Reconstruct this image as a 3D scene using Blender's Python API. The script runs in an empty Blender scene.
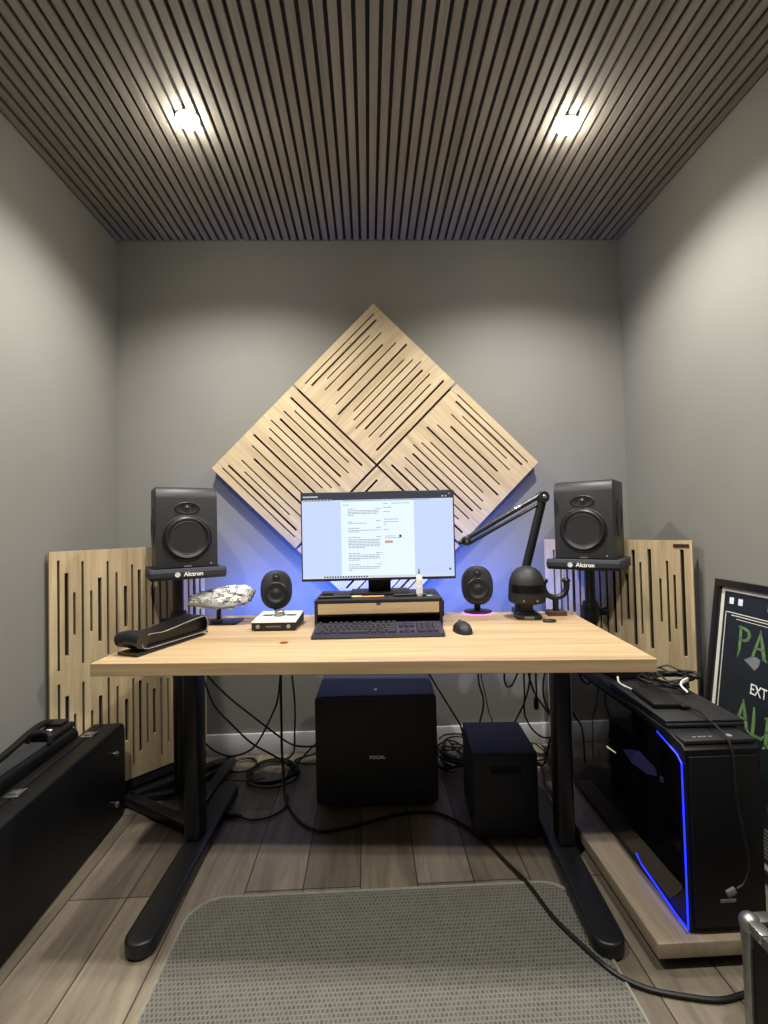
import bpy, bmesh, math, random
from mathutils import Vector, Matrix
random.seed(7)
C = bpy.context.scene.collection
PI = math.pi
R = math.radians

# ------------------------------------------------------------------ materials
def _new(name):
    m = bpy.data.materials.new(name); m.use_nodes = True
    nt = m.node_tree; b = nt.nodes['Principled BSDF']
    return m, nt, b
def srgb(r, g, b):
    f = lambda c: (c/255/12.92) if c/255 <= .04045 else ((c/255+.055)/1.055)**2.4
    return (f(r), f(g), f(b), 1)
def scale_col(c, k): return (c[0]*k, c[1]*k, c[2]*k, 1)
def plain(name, col, rough=.5, metal=0, var=.12, scale=30, bump=0, spec=.5):
    m, nt, b = _new(name)
    tc = nt.nodes.new('ShaderNodeTexCoord'); n = nt.nodes.new('ShaderNodeTexNoise')
    n.inputs['Scale'].default_value = scale; n.inputs['Detail'].default_value = 3
    r = nt.nodes.new('ShaderNodeValToRGB')
    r.color_ramp.elements[0].position = .3; r.color_ramp.elements[1].position = .7
    r.color_ramp.elements[0].color = scale_col(col, 1-var); r.color_ramp.elements[1].color = scale_col(col, 1+var)
    nt.links.new(tc.outputs['Object'], n.inputs['Vector']); nt.links.new(n.outputs['Fac'], r.inputs['Fac'])
    nt.links.new(r.outputs['Color'], b.inputs['Base Color'])
    b.inputs['Roughness'].default_value = rough; b.inputs['Metallic'].default_value = metal
    b.inputs['Specular IOR Level'].default_value = spec
    if bump:
        bp = nt.nodes.new('ShaderNodeBump'); bp.inputs['Strength'].default_value = bump; bp.inputs['Distance'].default_value = .002
        nt.links.new(n.outputs['Fac'], bp.inputs['Height']); nt.links.new(bp.outputs['Normal'], b.inputs['Normal'])
    return m
def glow(name, col, strength, base=(0.02, .02, .02, 1)):
    m, nt, b = _new(name)
    b.inputs['Base Color'].default_value = base
    b.inputs['Emission Color'].default_value = col; b.inputs['Emission Strength'].default_value = strength
    b.inputs['Roughness'].default_value = .4
    return m
def oak(name, c_dark, c_light, axis=0, rough=.5, scale=1.0, bump=.05):
    """oak veneer; the grain runs along the given local axis"""
    m, nt, b = _new(name)
    tc = nt.nodes.new('ShaderNodeTexCoord'); mp = nt.nodes.new('ShaderNodeMapping')
    s = [26*scale]*3; s[axis] = 1.6*scale
    mp.inputs['Scale'].default_value = s
    n = nt.nodes.new('ShaderNodeTexNoise'); n.inputs['Scale'].default_value = 1; n.inputs['Detail'].default_value = 6; n.inputs['Roughness'].default_value = .6
    n.inputs['Distortion'].default_value = .6
    mp2 = nt.nodes.new('ShaderNodeMapping'); s2 = [110*scale]*3; s2[axis] = 5*scale; mp2.inputs['Scale'].default_value = s2
    n2 = nt.nodes.new('ShaderNodeTexNoise'); n2.inputs['Scale'].default_value = 1; n2.inputs['Detail'].default_value = 3
    mx = nt.nodes.new('ShaderNodeMath'); mx.operation = 'MULTIPLY_ADD'; mx.inputs[1].default_value = .45
    r = nt.nodes.new('ShaderNodeValToRGB'); r.color_ramp.elements[0].position = .38; r.color_ramp.elements[1].position = 1.0
    r.color_ramp.elements[0].color = c_dark; r.color_ramp.elements[1].color = c_light
    L = nt.links.new
    L(tc.outputs['Object'], mp.inputs['Vector']); L(tc.outputs['Object'], mp2.inputs['Vector'])
    L(mp.outputs['Vector'], n.inputs['Vector']); L(mp2.outputs['Vector'], n2.inputs['Vector'])
    L(n2.outputs['Fac'], mx.inputs[0]); L(n.outputs['Fac'], mx.inputs[2])
    L(mx.outputs['Value'], r.inputs['Fac']); L(r.outputs['Color'], b.inputs['Base Color'])
    b.inputs['Roughness'].default_value = rough
    bp = nt.nodes.new('ShaderNodeBump'); bp.inputs['Strength'].default_value = bump; bp.inputs['Distance'].default_value = .002
    L(n2.outputs['Fac'], bp.inputs['Height']); L(bp.outputs['Normal'], b.inputs['Normal'])
    return m
def floor_mat():
    m, nt, b = _new('floor_planks'); L = nt.links.new
    tc = nt.nodes.new('ShaderNodeTexCoord'); mp = nt.nodes.new('ShaderNodeMapping')
    mp.inputs['Rotation'].default_value = (0, 0, PI/2); mp.inputs['Location'].default_value = (.35, .05, 0)
    br = nt.nodes.new('ShaderNodeTexBrick'); br.offset = .37; br.offset_frequency = 3
    br.inputs['Scale'].default_value = 1; br.inputs['Brick Width'].default_value = 1.15; br.inputs['Row Height'].default_value = .178
    br.inputs['Mortar Size'].default_value = .0022; br.inputs['Mortar Smooth'].default_value = .3; br.inputs['Bias'].default_value = 0
    br.inputs['Color1'].default_value = srgb(110, 101, 87); br.inputs['Color2'].default_value = srgb(150, 139, 121); br.inputs['Mortar'].default_value = srgb(58, 52, 46)
    mp2 = nt.nodes.new('ShaderNodeMapping'); mp2.inputs['Scale'].default_value = (22, 2.2, 1)
    n = nt.nodes.new('ShaderNodeTexNoise'); n.inputs['Scale'].default_value = 1; n.inputs['Detail'].default_value = 7; n.inputs['Roughness'].default_value = .65; n.inputs['Distortion'].default_value = 1.1
    r = nt.nodes.new('ShaderNodeValToRGB'); r.color_ramp.elements[0].position = .3; r.color_ramp.elements[1].position = .72
    r.color_ramp.elements[0].color = (.42, .40, .38, 1); r.color_ramp.elements[1].color = (1.12, 1.1, 1.08, 1)
    n3 = nt.nodes.new('ShaderNodeTexNoise'); n3.inputs['Scale'].default_value = 3.2; n3.inputs['Detail'].default_value = 2
    r3 = nt.nodes.new('ShaderNodeValToRGB'); r3.color_ramp.elements[0].position = .3; r3.color_ramp.elements[1].position = .7
    r3.color_ramp.elements[0].color = (.75, .75, .75, 1); r3.color_ramp.elements[1].color = (1.1, 1.1, 1.1, 1)
    x1 = nt.nodes.new('ShaderNodeMix'); x1.data_type = 'RGBA'; x1.blend_type = 'MULTIPLY'; x1.inputs[0].default_value = .8
    x2 = nt.nodes.new('ShaderNodeMix'); x2.data_type = 'RGBA'; x2.blend_type = 'MULTIPLY'; x2.inputs[0].default_value = .8
    L(tc.outputs['Object'], mp.inputs['Vector']); L(mp.outputs['Vector'], br.inputs['Vector'])
    L(tc.outputs['Object'], mp2.inputs['Vector']); L(mp2.outputs['Vector'], n.inputs['Vector']); L(n.outputs['Fac'], r.inputs['Fac'])
    L(tc.outputs['Object'], n3.inputs['Vector']); L(n3.outputs['Fac'], r3.inputs['Fac'])
    L(br.outputs['Color'], x1.inputs[6]); L(r.outputs['Color'], x1.inputs[7])
    L(x1.outputs[2], x2.inputs[6]); L(r3.outputs['Color'], x2.inputs[7])
    L(x2.outputs[2], b.inputs['Base Color'])
    b.inputs['Roughness'].default_value = .48
    bp = nt.nodes.new('ShaderNodeBump'); bp.inputs['Strength'].default_value = .25; bp.inputs['Distance'].default_value = .002; bp.invert = True
    L(br.outputs['Fac'], bp.inputs['Height']); L(bp.outputs['Normal'], b.inputs['Normal'])
    return m
def weave_mat():
    m, nt, b = _new('woven_vinyl'); L = nt.links.new
    tc = nt.nodes.new('ShaderNodeTexCoord')
    br = nt.nodes.new('ShaderNodeTexBrick'); br.offset = .5; br.offset_frequency = 2
    br.inputs['Scale'].default_value = 1; br.inputs['Brick Width'].default_value = .0105; br.inputs['Row Height'].default_value = .0120
    br.inputs['Mortar Size'].default_value = .0036; br.inputs['Mortar Smooth'].default_value = .9
    br.inputs['Color1'].default_value = srgb(72, 71, 64); br.inputs['Color2'].default_value = srgb(96, 94, 85); br.inputs['Mortar'].default_value = srgb(120, 118, 107)
    n = nt.nodes.new('ShaderNodeTexNoise'); n.inputs['Scale'].default_value = 9
    r = nt.nodes.new('ShaderNodeValToRGB'); r.color_ramp.elements[0].color = (.8, .8, .8, 1); r.color_ramp.elements[1].color = (1.1, 1.1, 1.1, 1)
    x = nt.nodes.new('ShaderNodeMix'); x.data_type = 'RGBA'; x.blend_type = 'MULTIPLY'; x.inputs[0].default_value = 1
    L(tc.outputs['Object'], br.inputs['Vector']); L(tc.outputs['Object'], n.inputs['Vector']); L(n.outputs['Fac'], r.inputs['Fac'])
    L(br.outputs['Color'], x.inputs[6]); L(r.outputs['Color'], x.inputs[7]); L(x.outputs[2], b.inputs['Base Color'])
    b.inputs['Roughness'].default_value = .75
    bp = nt.nodes.new('ShaderNodeBump'); bp.inputs['Strength'].default_value = .6; bp.inputs['Distance'].default_value = .002
    L(br.outputs['Fac'], bp.inputs['Height']); L(bp.outputs['Normal'], b.inputs['Normal'])
    return m

M = {}
M['wall'] = plain('wall_paint', srgb(128, 127, 121), .75, var=.03, scale=3, bump=.03)
M['skirt'] = plain('white_skirting', srgb(205, 208, 214), .5, var=.03)
M['felt'] = plain('black_felt', srgb(24, 24, 25), .95, var=.3, scale=200)
M['ceiling_felt'] = plain('ceiling_felt', srgb(44, 44, 47), .95, var=.2, scale=200)
M['slat'] = oak('smoked_slat', srgb(116, 111, 104), srgb(158, 152, 142), 1, .6, .7)
M['floor'] = floor_mat()
M['mat'] = weave_mat()
M['mat_edge'] = plain('mat_binding', srgb(140, 140, 128), .8)
OAKD, OAKL = srgb(138, 113, 79), srgb(200, 174, 134)
M['oak_x'] = oak('oak_along_x', OAKD, OAKL, 0, scale=.6)
M['oak_z'] = oak('oak_along_z', srgb(158, 136, 102), srgb(212, 192, 152), 2)
M['oak_panel'] = oak('oak_panel', srgb(178, 148, 110), srgb(232, 208, 168), 0)
M['oak_edge'] = oak('oak_edge', srgb(172, 144, 106), srgb(212, 186, 146), 0)
M['oak_board'] = oak('oak_board', srgb(128, 114, 94), srgb(172, 156, 132), 1)
M['black'] = plain('matte_black', srgb(26, 26, 28), .55)
M['black_metal'] = plain('black_metal', srgb(24, 25, 27), .4, spec=.5)
M['vinyl'] = plain('black_vinyl', srgb(34, 35, 39), .6, var=.2, scale=120, bump=.1)
M['sub_vinyl'] = plain('sub_vinyl', srgb(46, 48, 52), .7, var=.1, scale=150)
M['tolex'] = plain('black_tolex', srgb(14, 14, 15), .5, var=.3, scale=250, bump=.2, spec=.3)
M['fabric'] = plain('dark_fabric', srgb(34, 35, 37), .95, var=.3, scale=180, bump=.2)
M['cone'] = plain('speaker_cone', srgb(34, 35, 38), .45, spec=.5)
M['rubber'] = plain('rubber', srgb(18, 18, 20), .45)
M['cab'] = plain('speaker_cabinet', srgb(36, 36, 39), .5, var=.06, scale=90)
M['foam'] = plain('pad_foam', srgb(48, 50, 56), .9, var=.1, scale=160)
M['leather'] = plain('black_leather', srgb(17, 17, 19), .32, var=.25, scale=90, bump=.3)
M['lining'] = plain('pale_stitching', srgb(190, 188, 182), .6)
M['steel'] = plain('steel', srgb(190, 190, 188), .3, 1)
M['alu'] = plain('aluminium', srgb(150, 150, 146), .38, .9)
M['white'] = plain('white_plastic', srgb(228, 228, 220), .4, var=.03)
M['print_white'] = plain('white_print', srgb(232, 233, 235), .6, var=.02)
M['print_grey'] = plain('grey_print', srgb(120, 120, 122), .6, var=.02)
M['hull'] = plain('grey_white_hull', srgb(226, 226, 220), .55, var=.12, scale=60)
M['hull_mid'] = plain('hull_mid', srgb(150, 150, 146), .6, var=.25, scale=90)
M['hull_dark'] = plain('hull_dark', srgb(118, 118, 114), .6, var=.2)
M['gloss_black'] = plain('gloss_black', srgb(16, 16, 18), .36, var=.2)
M['keycap'] = plain('keycap', srgb(42, 41, 47), .55)
M['purple'] = glow('purple_backlight', srgb(84, 54, 140), .35)
M['pink'] = glow('pink_ring', srgb(235, 90, 215), 4.0)
M['blue_led'] = glow('blue_led', srgb(20, 36, 255), 3.2)
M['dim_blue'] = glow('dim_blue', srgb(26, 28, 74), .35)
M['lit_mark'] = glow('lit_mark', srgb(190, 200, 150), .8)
M['lamp'] = glow('lamp_lens', (1, .93, .8, 1), 160)
M['glass_dark'] = plain('dark_glass', srgb(9, 9, 12), .04, var=.1, spec=.7)
M['chrome_knob'] = plain('knob_metal', srgb(165, 165, 165), .28, .9)
M['green_lcd'] = plain('green_lcd', srgb(62, 84, 58), .3)
M['red'] = plain('red_plastic', srgb(130, 40, 36), .35)
M['orange'] = plain('orange_wood', srgb(214, 150, 92), .5)
M['teal'] = plain('teal_plastic', srgb(110, 175, 165), .5)
M['walnut'] = oak('walnut', srgb(58, 36, 26), srgb(96, 62, 46), 0)
M['poster_black'] = plain('poster_black', srgb(26, 32, 36), .4, var=.25, scale=14)
M['poster_margin'] = plain('poster_margin', srgb(214, 212, 200), .6, var=.04)
M['poster_green'] = plain('poster_green', srgb(96, 128, 80), .5, var=.25, scale=40)
M['poster_dim'] = plain('poster_dim', srgb(58, 74, 58), .6, var=.3, scale=40)
M['frame'] = plain('frame_black', srgb(15, 15, 16), .35)
M['plate'] = plain('brown_plate', srgb(62, 34, 28), .4)
M['screen'] = glow('screen_side', srgb(196, 212, 248), .98)
M['page'] = glow('screen_page', srgb(226, 242, 252), 1.0)
M['bar'] = glow('screen_bar', srgb(40, 46, 66), .9)
M['ink'] = glow('screen_ink', srgb(128, 140, 156), .9)
M['button'] = glow('screen_button', srgb(196, 168, 142), .9)
M['tab'] = glow('screen_tab', srgb(190, 200, 215), .9)
M['task'] = glow('screen_task', srgb(214, 224, 240), .9)
M['cable'] = plain('cable_rubber', srgb(15, 15, 17), .5)
M['pc_steel'] = plain('pc_steel', srgb(13, 13, 15), .5, spec=.3)
M['pc_rear'] = plain('pc_rear_steel', srgb(120, 122, 126), .4, .6)

# ------------------------------------------------------------------ mesh helpers
def MB(): return bmesh.new()
def box(bm, x0, x1, y0, y1, z0, z1, bevel=0, seg=2, M4=None):
    r = bmesh.ops.create_cube(bm, size=1)
    vs = r['verts']
    for v in vs:
        v.co = Vector(((x0+x1)/2+v.co.x*(x1-x0), (y0+y1)/2+v.co.y*(y1-y0), (z0+z1)/2+v.co.z*(z1-z0)))
    if M4 is not None: bmesh.ops.transform(bm, matrix=M4, verts=vs)
    if bevel:
        es = set(e for v in vs for e in v.link_edges)
        bmesh.ops.bevel(bm, geom=list(es), offset=bevel, segments=seg, affect='EDGES', profile=.5)
    return bm
def prism(bm, poly, a0, a1, axis='y', bevel=0, seg=2):
    """poly: 2d points; extruded along axis. axis y: (x,z); x: (y,z); z: (x,y)"""
    def P(p, a):
        return {'y': (p[0], a, p[1]), 'x': (a, p[0], p[1]), 'z': (p[0], p[1], a)}[axis]
    v0 = [bm.verts.new(P(p, a0)) for p in poly]; v1 = [bm.verts.new(P(p, a1)) for p in poly]
    n = len(poly); fs = []
    caps = [bm.faces.new(v0[::-1]), bm.faces.new(v1)]
    for i in range(n):
        fs.append(bm.faces.new((v0[i], v0[(i+1) % n], v1[(i+1) % n], v1[i])))
    bmesh.ops.recalc_face_normals(bm, faces=caps+fs)
    if bevel:
        es = [e for f in caps for e in f.edges]
        bmesh.ops.bevel(bm, geom=es, offset=bevel, segments=seg, affect='EDGES', profile=.5)
    return bm
def rrect(x0, x1, y0, y1, r, n=6, corners=(1, 1, 1, 1)):
    """rounded rectangle outline; corners order: (x0y0, x1y0, x1y1, x0y1)"""
    pts = []
    cs = [(x0+r, y0+r, PI, (x0, y0)), (x1-r, y0+r, 1.5*PI, (x1, y0)), (x1-r, y1-r, 0, (x1, y1)), (x0+r, y1-r, .5*PI, (x0, y1))]
    for k, (cx, cy, a, raw) in enumerate(cs):
        if corners[k]:
            for i in range(n+1):
                t = a+i/n*PI/2; pts.append((cx+r*math.cos(t), cy+r*math.sin(t)))
        else: pts.append(raw)
    return pts
def lathe(bm, prof, origin=(0, 0, 0), axis='z', seg=32, sx=1, sy=1, arc=None):
    """prof: (radius, height) list revolved about the axis; axis '-y' points the height toward -Y, 'x' / '-x' likewise"""
    rings = []
    for r, h in prof:
        ring = []
        for i in range(seg):
            a = 2*PI*i/seg
            u, w = r*math.cos(a)*sx, r*math.sin(a)*sy
            p = {'z': (u, w, h), '-y': (u, -h, w), 'y': (u, h, w), 'x': (h, u, w), '-x': (-h, u, w)}[axis]
            ring.append(bm.verts.new(Vector(origin)+Vector(p)))
        rings.append(ring)
    fs = []
    for a, b in zip(rings, rings[1:]):
        for i in range(seg):
            fs.append(bm.faces.new((a[i], a[(i+1) % seg], b[(i+1) % seg], b[i])))
    fs.append(bm.faces.new(rings[0][::-1])); fs.append(bm.faces.new(rings[-1]))
    bmesh.ops.recalc_face_normals(bm, faces=fs)
    return bm
def spline(pts, n=8):
    pts = [Vector(p) for p in pts]
    if len(pts) < 3: return pts
    P = [pts[0]*2-pts[1]]+pts+[pts[-1]*2-pts[-2]]
    out = []
    for i in range(1, len(P)-2):
        a, b, c, d = P[i-1:i+3]
        for k in range(n):
            t = k/n
            out.append(.5*((2*b)+(c-a)*t+(2*a-5*b+4*c-d)*t*t+(3*b-a-3*c+d)*t**3))
    out.append(pts[-1]); return out
def tube(bm, pts, r, seg=8, smooth=0, closed=False):
    if smooth: pts = spline(pts, smooth)
    pts = [Vector(p) for p in pts]
    rr = r if isinstance(r, (list, tuple)) else [r]*len(pts)
    up = None; rings = []
    for i, p in enumerate(pts):
        t = (pts[min(i+1, len(pts)-1)]-pts[max(i-1, 0)])
        if t.length < 1e-9: t = Vector((0, 0, 1))
        t.normalize()
        if up is None: up = t.orthogonal().normalized()
        up = (up-t*up.dot(t))
        up = up.normalized() if up.length > 1e-6 else t.orthogonal().normalized()
        s = t.cross(up)
        rings.append([bm.verts.new(p+(up*math.cos(2*PI*k/seg)+s*math.sin(2*PI*k/seg))*rr[i]) for k in range(seg)])
    fs = []
    for a, b in zip(rings, rings[1:]):
        for k in range(seg): fs.append(bm.faces.new((a[k], a[(k+1) % seg], b[(k+1) % seg], b[k])))
    fs.append(bm.faces.new(rings[0][::-1])); fs.append(bm.faces.new(rings[-1]))
    bmesh.ops.recalc_face_normals(bm, faces=fs)
    return bm
def bar(bm, a, b, w, h, bevel=0):
    """rectangular bar from a to b, width w across (horizontal), height h"""
    a, b = Vector(a), Vector(b); d = b-a; L = d.length; x = d.normalized()
    z = Vector((0, 0, 1)); y = z.cross(x)
    y = y.normalized() if y.length > 1e-4 else Vector((0, 1, 0))
    z = x.cross(y)
    m = Matrix((x, y, z)).transposed().to_4x4(); m.translation = (a+b)/2
    return box(bm, -L/2, L/2, -w/2, w/2, -h/2, h/2, bevel, 2, m)
def obj(name, bm, mat, parent=None, loc=(0, 0, 0), rot=(0, 0, 0), ang=35):
    me = bpy.data.meshes.new(name)
    bm.normal_update(); bm.to_mesh(me); bm.free()
    for p in me.polygons: p.use_smooth = True
    me.set_sharp_from_angle(angle=R(ang))
    me.materials.append(M[mat])
    o = bpy.data.objects.new(name, me); C.objects.link(o)
    o.location = loc; o.rotation_euler = rot
    if parent: o.parent = parent
    return o
def tag(o, label, cat, group=None):
    o['label'] = label; o['category'] = cat
    if group: o['group'] = group
    return o
def thing(name, label, cat, loc=(0, 0, 0), rotz=0, group=None, rot=None):
    o = bpy.data.objects.new(name, None); C.objects.link(o); o.empty_display_size = .05
    o.location = loc; o.rotation_euler = rot or (0, 0, rotz)
    return tag(o, label, cat, group)
def struct(name, bm, mat, parent=None, **k):
    o = obj(name, bm, mat, parent, **k)
    if parent is None: o['kind'] = 'structure'
    return o
def dup(root, loc, rotz, label, group=None):
    r = root.copy(); C.objects.link(r); r.location = loc; r.rotation_euler = (0, 0, rotz); r['label'] = label
    if group: r['group'] = group
    for ch in list(root.children):
        c = ch.copy(); C.objects.link(c); c.parent = r
        for g in ch.children:
            d = g.copy(); C.objects.link(d); d.parent = c
    return r
def text(name, s, size, mat, parent, loc, rot=(PI/2, 0, 0), extrude=.0006, align='CENTER', shear=0, bold=0, xs=1):
    cu = bpy.data.curves.new(name, 'FONT'); cu.body = s; cu.size = size; cu.align_x = align; cu.align_y = 'CENTER'
    cu.extrude = extrude; cu.shear = shear; cu.offset = bold
    t = bpy.data.objects.new(name+'_tmp', cu); C.objects.link(t)
    dg = bpy.context.evaluated_depsgraph_get()
    me = bpy.data.meshes.new_from_object(t.evaluated_get(dg))
    bpy.data.objects.remove(t); bpy.data.curves.remove(cu)
    me.name = name; me.materials.clear(); me.materials.append(M[mat])
    o = bpy.data.objects.new(name, me); C.objects.link(o)
    o.location = loc; o.rotation_euler = rot; o.scale = (xs, 1, 1)
    if parent: o.parent = parent
    return o

# ------------------------------------------------------------------ room
XL, XR, YB, YF, HC = -1.242, 1.339, 2.396, -1.7, 2.58
struct('floor', box(MB(), XL-.1, XR+.1, YF-.1, YB+.1, -.1, 0), 'floor')
struct('wall_back', box(MB(), XL-.1, XR+.1, YB, YB+.1, 0, 2.75), 'wall')
struct('wall_left', box(MB(), XL-.1, XL, YF, YB, 0, 2.75), 'wall')
struct('wall_right', box(MB(), XR, XR+.1, YF, YB, 0, 2.75), 'wall')
struct('wall_front', box(MB(), XL-.1, XR+.1, YF-.1, YF, 0, 2.75), 'felt')
ce = struct('ceiling', box(MB(), XL, XR, YF, YB, HC+.012, HC+.1), 'ceiling_felt')
bm = MB()
n = 65; pitch = (XR-XL)/n
for i in range(n):
    x = XL+(i+.5)*pitch
    box(bm, x-pitch*.335, x+pitch*.335, YF, YB-.004, HC, HC+.013)
o = obj('slats', bm, 'slat', ce)
def skirting(name, x0, x1, y0, y1):
    struct(name, box(MB(), x0, x1, y0, y1, 0, .102, .003), 'skirt')
skirting('baseboard_back', XL, XR, YB-.014, YB)
skirting('baseboard_left', XL, XL+.014, YF, YB-.014)
skirting('baseboard_right', XR-.014, XR, YF, YB-.014)

# ceiling lights
def spot_light(x, y, label):
    t = thing('ceiling_spotlight', label, 'ceiling light', (x, y, HC), 0, 'recessed ceiling spotlights')
    bm = MB(); lathe(bm, [(.030, .01), (.030, -.004), (.041, -.004), (.042, 0), (.042, .01)], seg=36)
    obj('trim_ring', bm, 'steel', t)
    bm = MB(); lathe(bm, [(.0375, -.0045), (.0375, -.008), (.034, -.014), (.022, -.020), (.004, -.022)], seg=28)
    obj('lens', bm, 'lamp', t)
    return t
spot_light(-.61, 1.668, 'bright round spotlight in the slatted ceiling above the left speaker')
spot_light(.762, 1.681, 'bright round spotlight in the slatted ceiling above the right speaker')
def lamp(x, y, e, size=R(142), blend=.7, z=HC-.035):
    L = bpy.data.lights.new('ceiling_lamp', 'SPOT'); L.energy = e; L.spot_size = size; L.spot_blend = blend
    L.shadow_soft_size = .035; L.color = (1, .955, .895)
    o = bpy.data.objects.new('ceiling_lamp', L); C.objects.link(o); o.location = (x, y, z)
KL = 104
for x in (-.61, .762):
    lamp(x, 1.67, KL); lamp(x, .50, KL*.9)
def point(x, y, z, e, r, col):
    L = bpy.data.lights.new('added_halo', 'POINT'); L.energy = e; L.shadow_soft_size = r; L.color = col
    o = bpy.data.objects.new('added_halo', L); C.objects.link(o); o.location = (x, y, z)
for x in (-.61, .762): point(x, 1.672, HC-.085, 1.5, .03, (1, .94, .80))  # added point lamps imitate a glare halo on the slats around each spot

# blue light strip along the rear edge of the desk, shining up the wall
def area(name, loc, rot, sx, sy, e, col):
    L = bpy.data.lights.new(name, 'AREA'); L.shape = 'RECTANGLE'; L.size = sx; L.size_y = sy; L.energy = e; L.color = col
    o = bpy.data.objects.new(name, L); C.objects.link(o); o.location = loc; o.rotation_euler = rot
    return o
bs = area('blue_strip', (.03, 2.075, .728), (R(180-68), 0, -.081), 1.5, .02, 11, (.05, .155, 1)); bs.data.spread = R(150)

# ------------------------------------------------------------------ acoustic panels
SL = [(0.066,0.069,0.936,0),(0.118,0.101,0.915,1),(0.174,0.235,0.776,0),(0.229,0.150,0.864,0),(0.311,0.223,0.796,1),(0.383,0.127,0.890,0),(0.461,0.075,0.946,1),
      (0.537,0.190,0.831,0),(0.593,0.134,0.886,0),(0.656,0.094,0.926,0),(0.718,0.146,0.878,1),(0.789,0.118,0.901,0),(0.856,0.183,0.837,0),(0.918,0.080,0.942,1)]
def slotted(bm, W, H, slots, y0, y1):
    """board W wide (x), H tall (z); slots = (x, z0 list of (z0,z1), width); built as strips so every slot is a real cut"""
    x = 0
    for sx, spans, w in slots:
        box(bm, x, sx-w/2, y0, y1, 0, H)
        z = 0
        for a, b in sorted(spans):
            box(bm, sx-w/2, sx+w/2, y0, y1, z, a); z = b
        box(bm, sx-w/2, sx+w/2, y0, y1, z, H)
        x = sx+w/2
    box(bm, x, W, y0, y1, 0, H)
    return bm
S = .568
def wall_panel(angle, cx, cz, label, warm):
    """square panel with its slots along local z, turned about y on the wall"""
    t = thing('acoustic_panel', label, 'acoustic panel', (cx, YB-.001, cz), 0, 'oak diamond panels on the back wall', rot=(0, angle, 0))
    slots = [(w*S, [(u0*S, u1*S)], .0105 if k else .0068) for w, u0, u1, k in SL]
    o = obj('slotted_board', slotted(MB(), S, S, slots, -.055, -.038), 'oak_z', t, loc=(-S/2, 0, -S/2))
    obj('felt_backing', box(MB(), -S/2+.004, S/2-.004, -.0375, 0, -S/2+.004, S/2-.004), 'felt', t)
    return t
# panel centres: the diamond's centre is (cx0, cz0); each square's centre lies d away
cx0, cz0 = .0475, 1.4165; d = .4095
wall_panel(R(45), cx0, cz0+d, 'topmost square oak slotted panel of the diamond on the grey wall', 0)
wall_panel(R(-45), cx0-d, cz0, 'left square oak slotted panel of the wall diamond, beside left speaker', 0)
wall_panel(R(135), cx0+d, cz0, 'right square oak slotted panel of the wall diamond, above microphone arm', 0)
wall_panel(R(225), cx0, cz0-d, 'lowest square oak slotted panel of the diamond, mostly behind the monitor', 0)

def floor_panel(P, Q, zb, zt, slots, label, plate=False, flip=False):
    P, Q = Vector(P), Vector(Q); W = (Q-P).length
    a = math.atan2(Q.y-P.y, Q.x-P.x)
    t = thing('acoustic_panel', label, 'acoustic panel', (P.x, P.y, 0), a, 'tall oak panels standing across the corners')
    H = zt-zb
    sl = [(s, [(z0-zb, z1-zb) for z0, z1 in sp], w) for s, sp, w in slots]
    obj('slotted_board', slotted(MB(), W, H, sl, 0, .016), 'oak_z', t, loc=(0, 0, zb))
    bm = MB(); box(bm, .024, W-.006, .0165, .040, .0, zt-.004)
    box(bm, .012, W, .006, .035, .034, zb-.001)
    obj('felt_backing', bm, 'felt', t)
    if plate:
        obj('name_plate', box(MB(), .014, .066, -.004, 0, zt-.045, zt-.022, .001), 'plate', t)
    return t
TN, TK = .0085, .0135
left_slots = [(.030, [(.256,.537),(.586,1.012)], TN), (.057, [(.246,.486),(.639,.961)], TK), (.083, [(.29,.41),(.716,.883)], TN), (.112, [(.224,.526),(.598,1.003)], TN),
  (.142, [(.27,.405),(.718,.883)], TN), (.173, [(.201,.455),(.672,.932)], TK), (.203, [(.150,.520),(.611,.996)], TN), (.236, [(.178,.476),(.650,.948)], TN),
  (.271, [(.235,.413),(.714,.887)], TK), (.298, [(.125,.492),(.600,.976)], TN), (.327, [(.173,.476),(.650,.951)], TK), (.356, [(.198,.456),(.665,.932)], TN),
  (.385, [(.229,.426),(.702,.901)], TK), (.415, [(.125,.465),(.60,.977)], TN), (.445, [(.173,.458),(.65,.945)], TN), (.476, [(.123,.449),(.605,.94)], TK),
  (.510, [(.20,.42),(.70,.92)], TN), (.545, [(.14,.46),(.62,.985)], TN), (.572, [(.17,.44),(.655,.955)], TK), (.600, [(.13,.47),(.6,.99)], TN)]
floor_panel((-1.22, 1.847), (-.79, 2.30), .075, 1.046, left_slots, 'tall oak slotted panel standing in the left corner behind the guitar case')
right_from_edge = [(.046, [(.07,.485),(.562,.993)], TK), (.076, [(.17,.40),(.667,.89)], TN), (.101, [(.11,.44),(.61,.946)], TN), (.128, [(.18,.38),(.69,.872)], TN),
  (.166, [(.08,.47),(.572,.993)], TK), (.202, [(.14,.42),(.629,.937)], TN), (.229, [(.09,.47),(.579,.989)], TK), (.257, [(.18,.38),(.685,.885)], TK), (.285, [(.16,.41),(.652,.901)], TN),
  (.311, [(.13,.43),(.62,.92)], TK), (.342, [(.1,.47),(.60,.985)], TN), (.372, [(.14,.43),(.63,.95)], TN), (.402, [(.18,.4),(.68,.9)], TK), (.432, [(.1,.47),(.59,.98)], TN),
  (.462, [(.15,.43),(.64,.94)], TN), (.492, [(.18,.41),(.69,.91)], TK), (.522, [(.1,.46),(.60,.985)], TN), (.552, [(.16,.4),(.67,.92)], TN), (.585, [(.1,.46),(.59,.98)], TN)]
Wr = math.hypot(.428, .452)
floor_panel((.86, 2.30), (1.288, 1.848), .06, 1.030, [(Wr-s+.010, sp, w) for s, sp, w in right_from_edge][::-1], 'tall oak slotted panel with small brown plate standing in the right corner')
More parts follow.
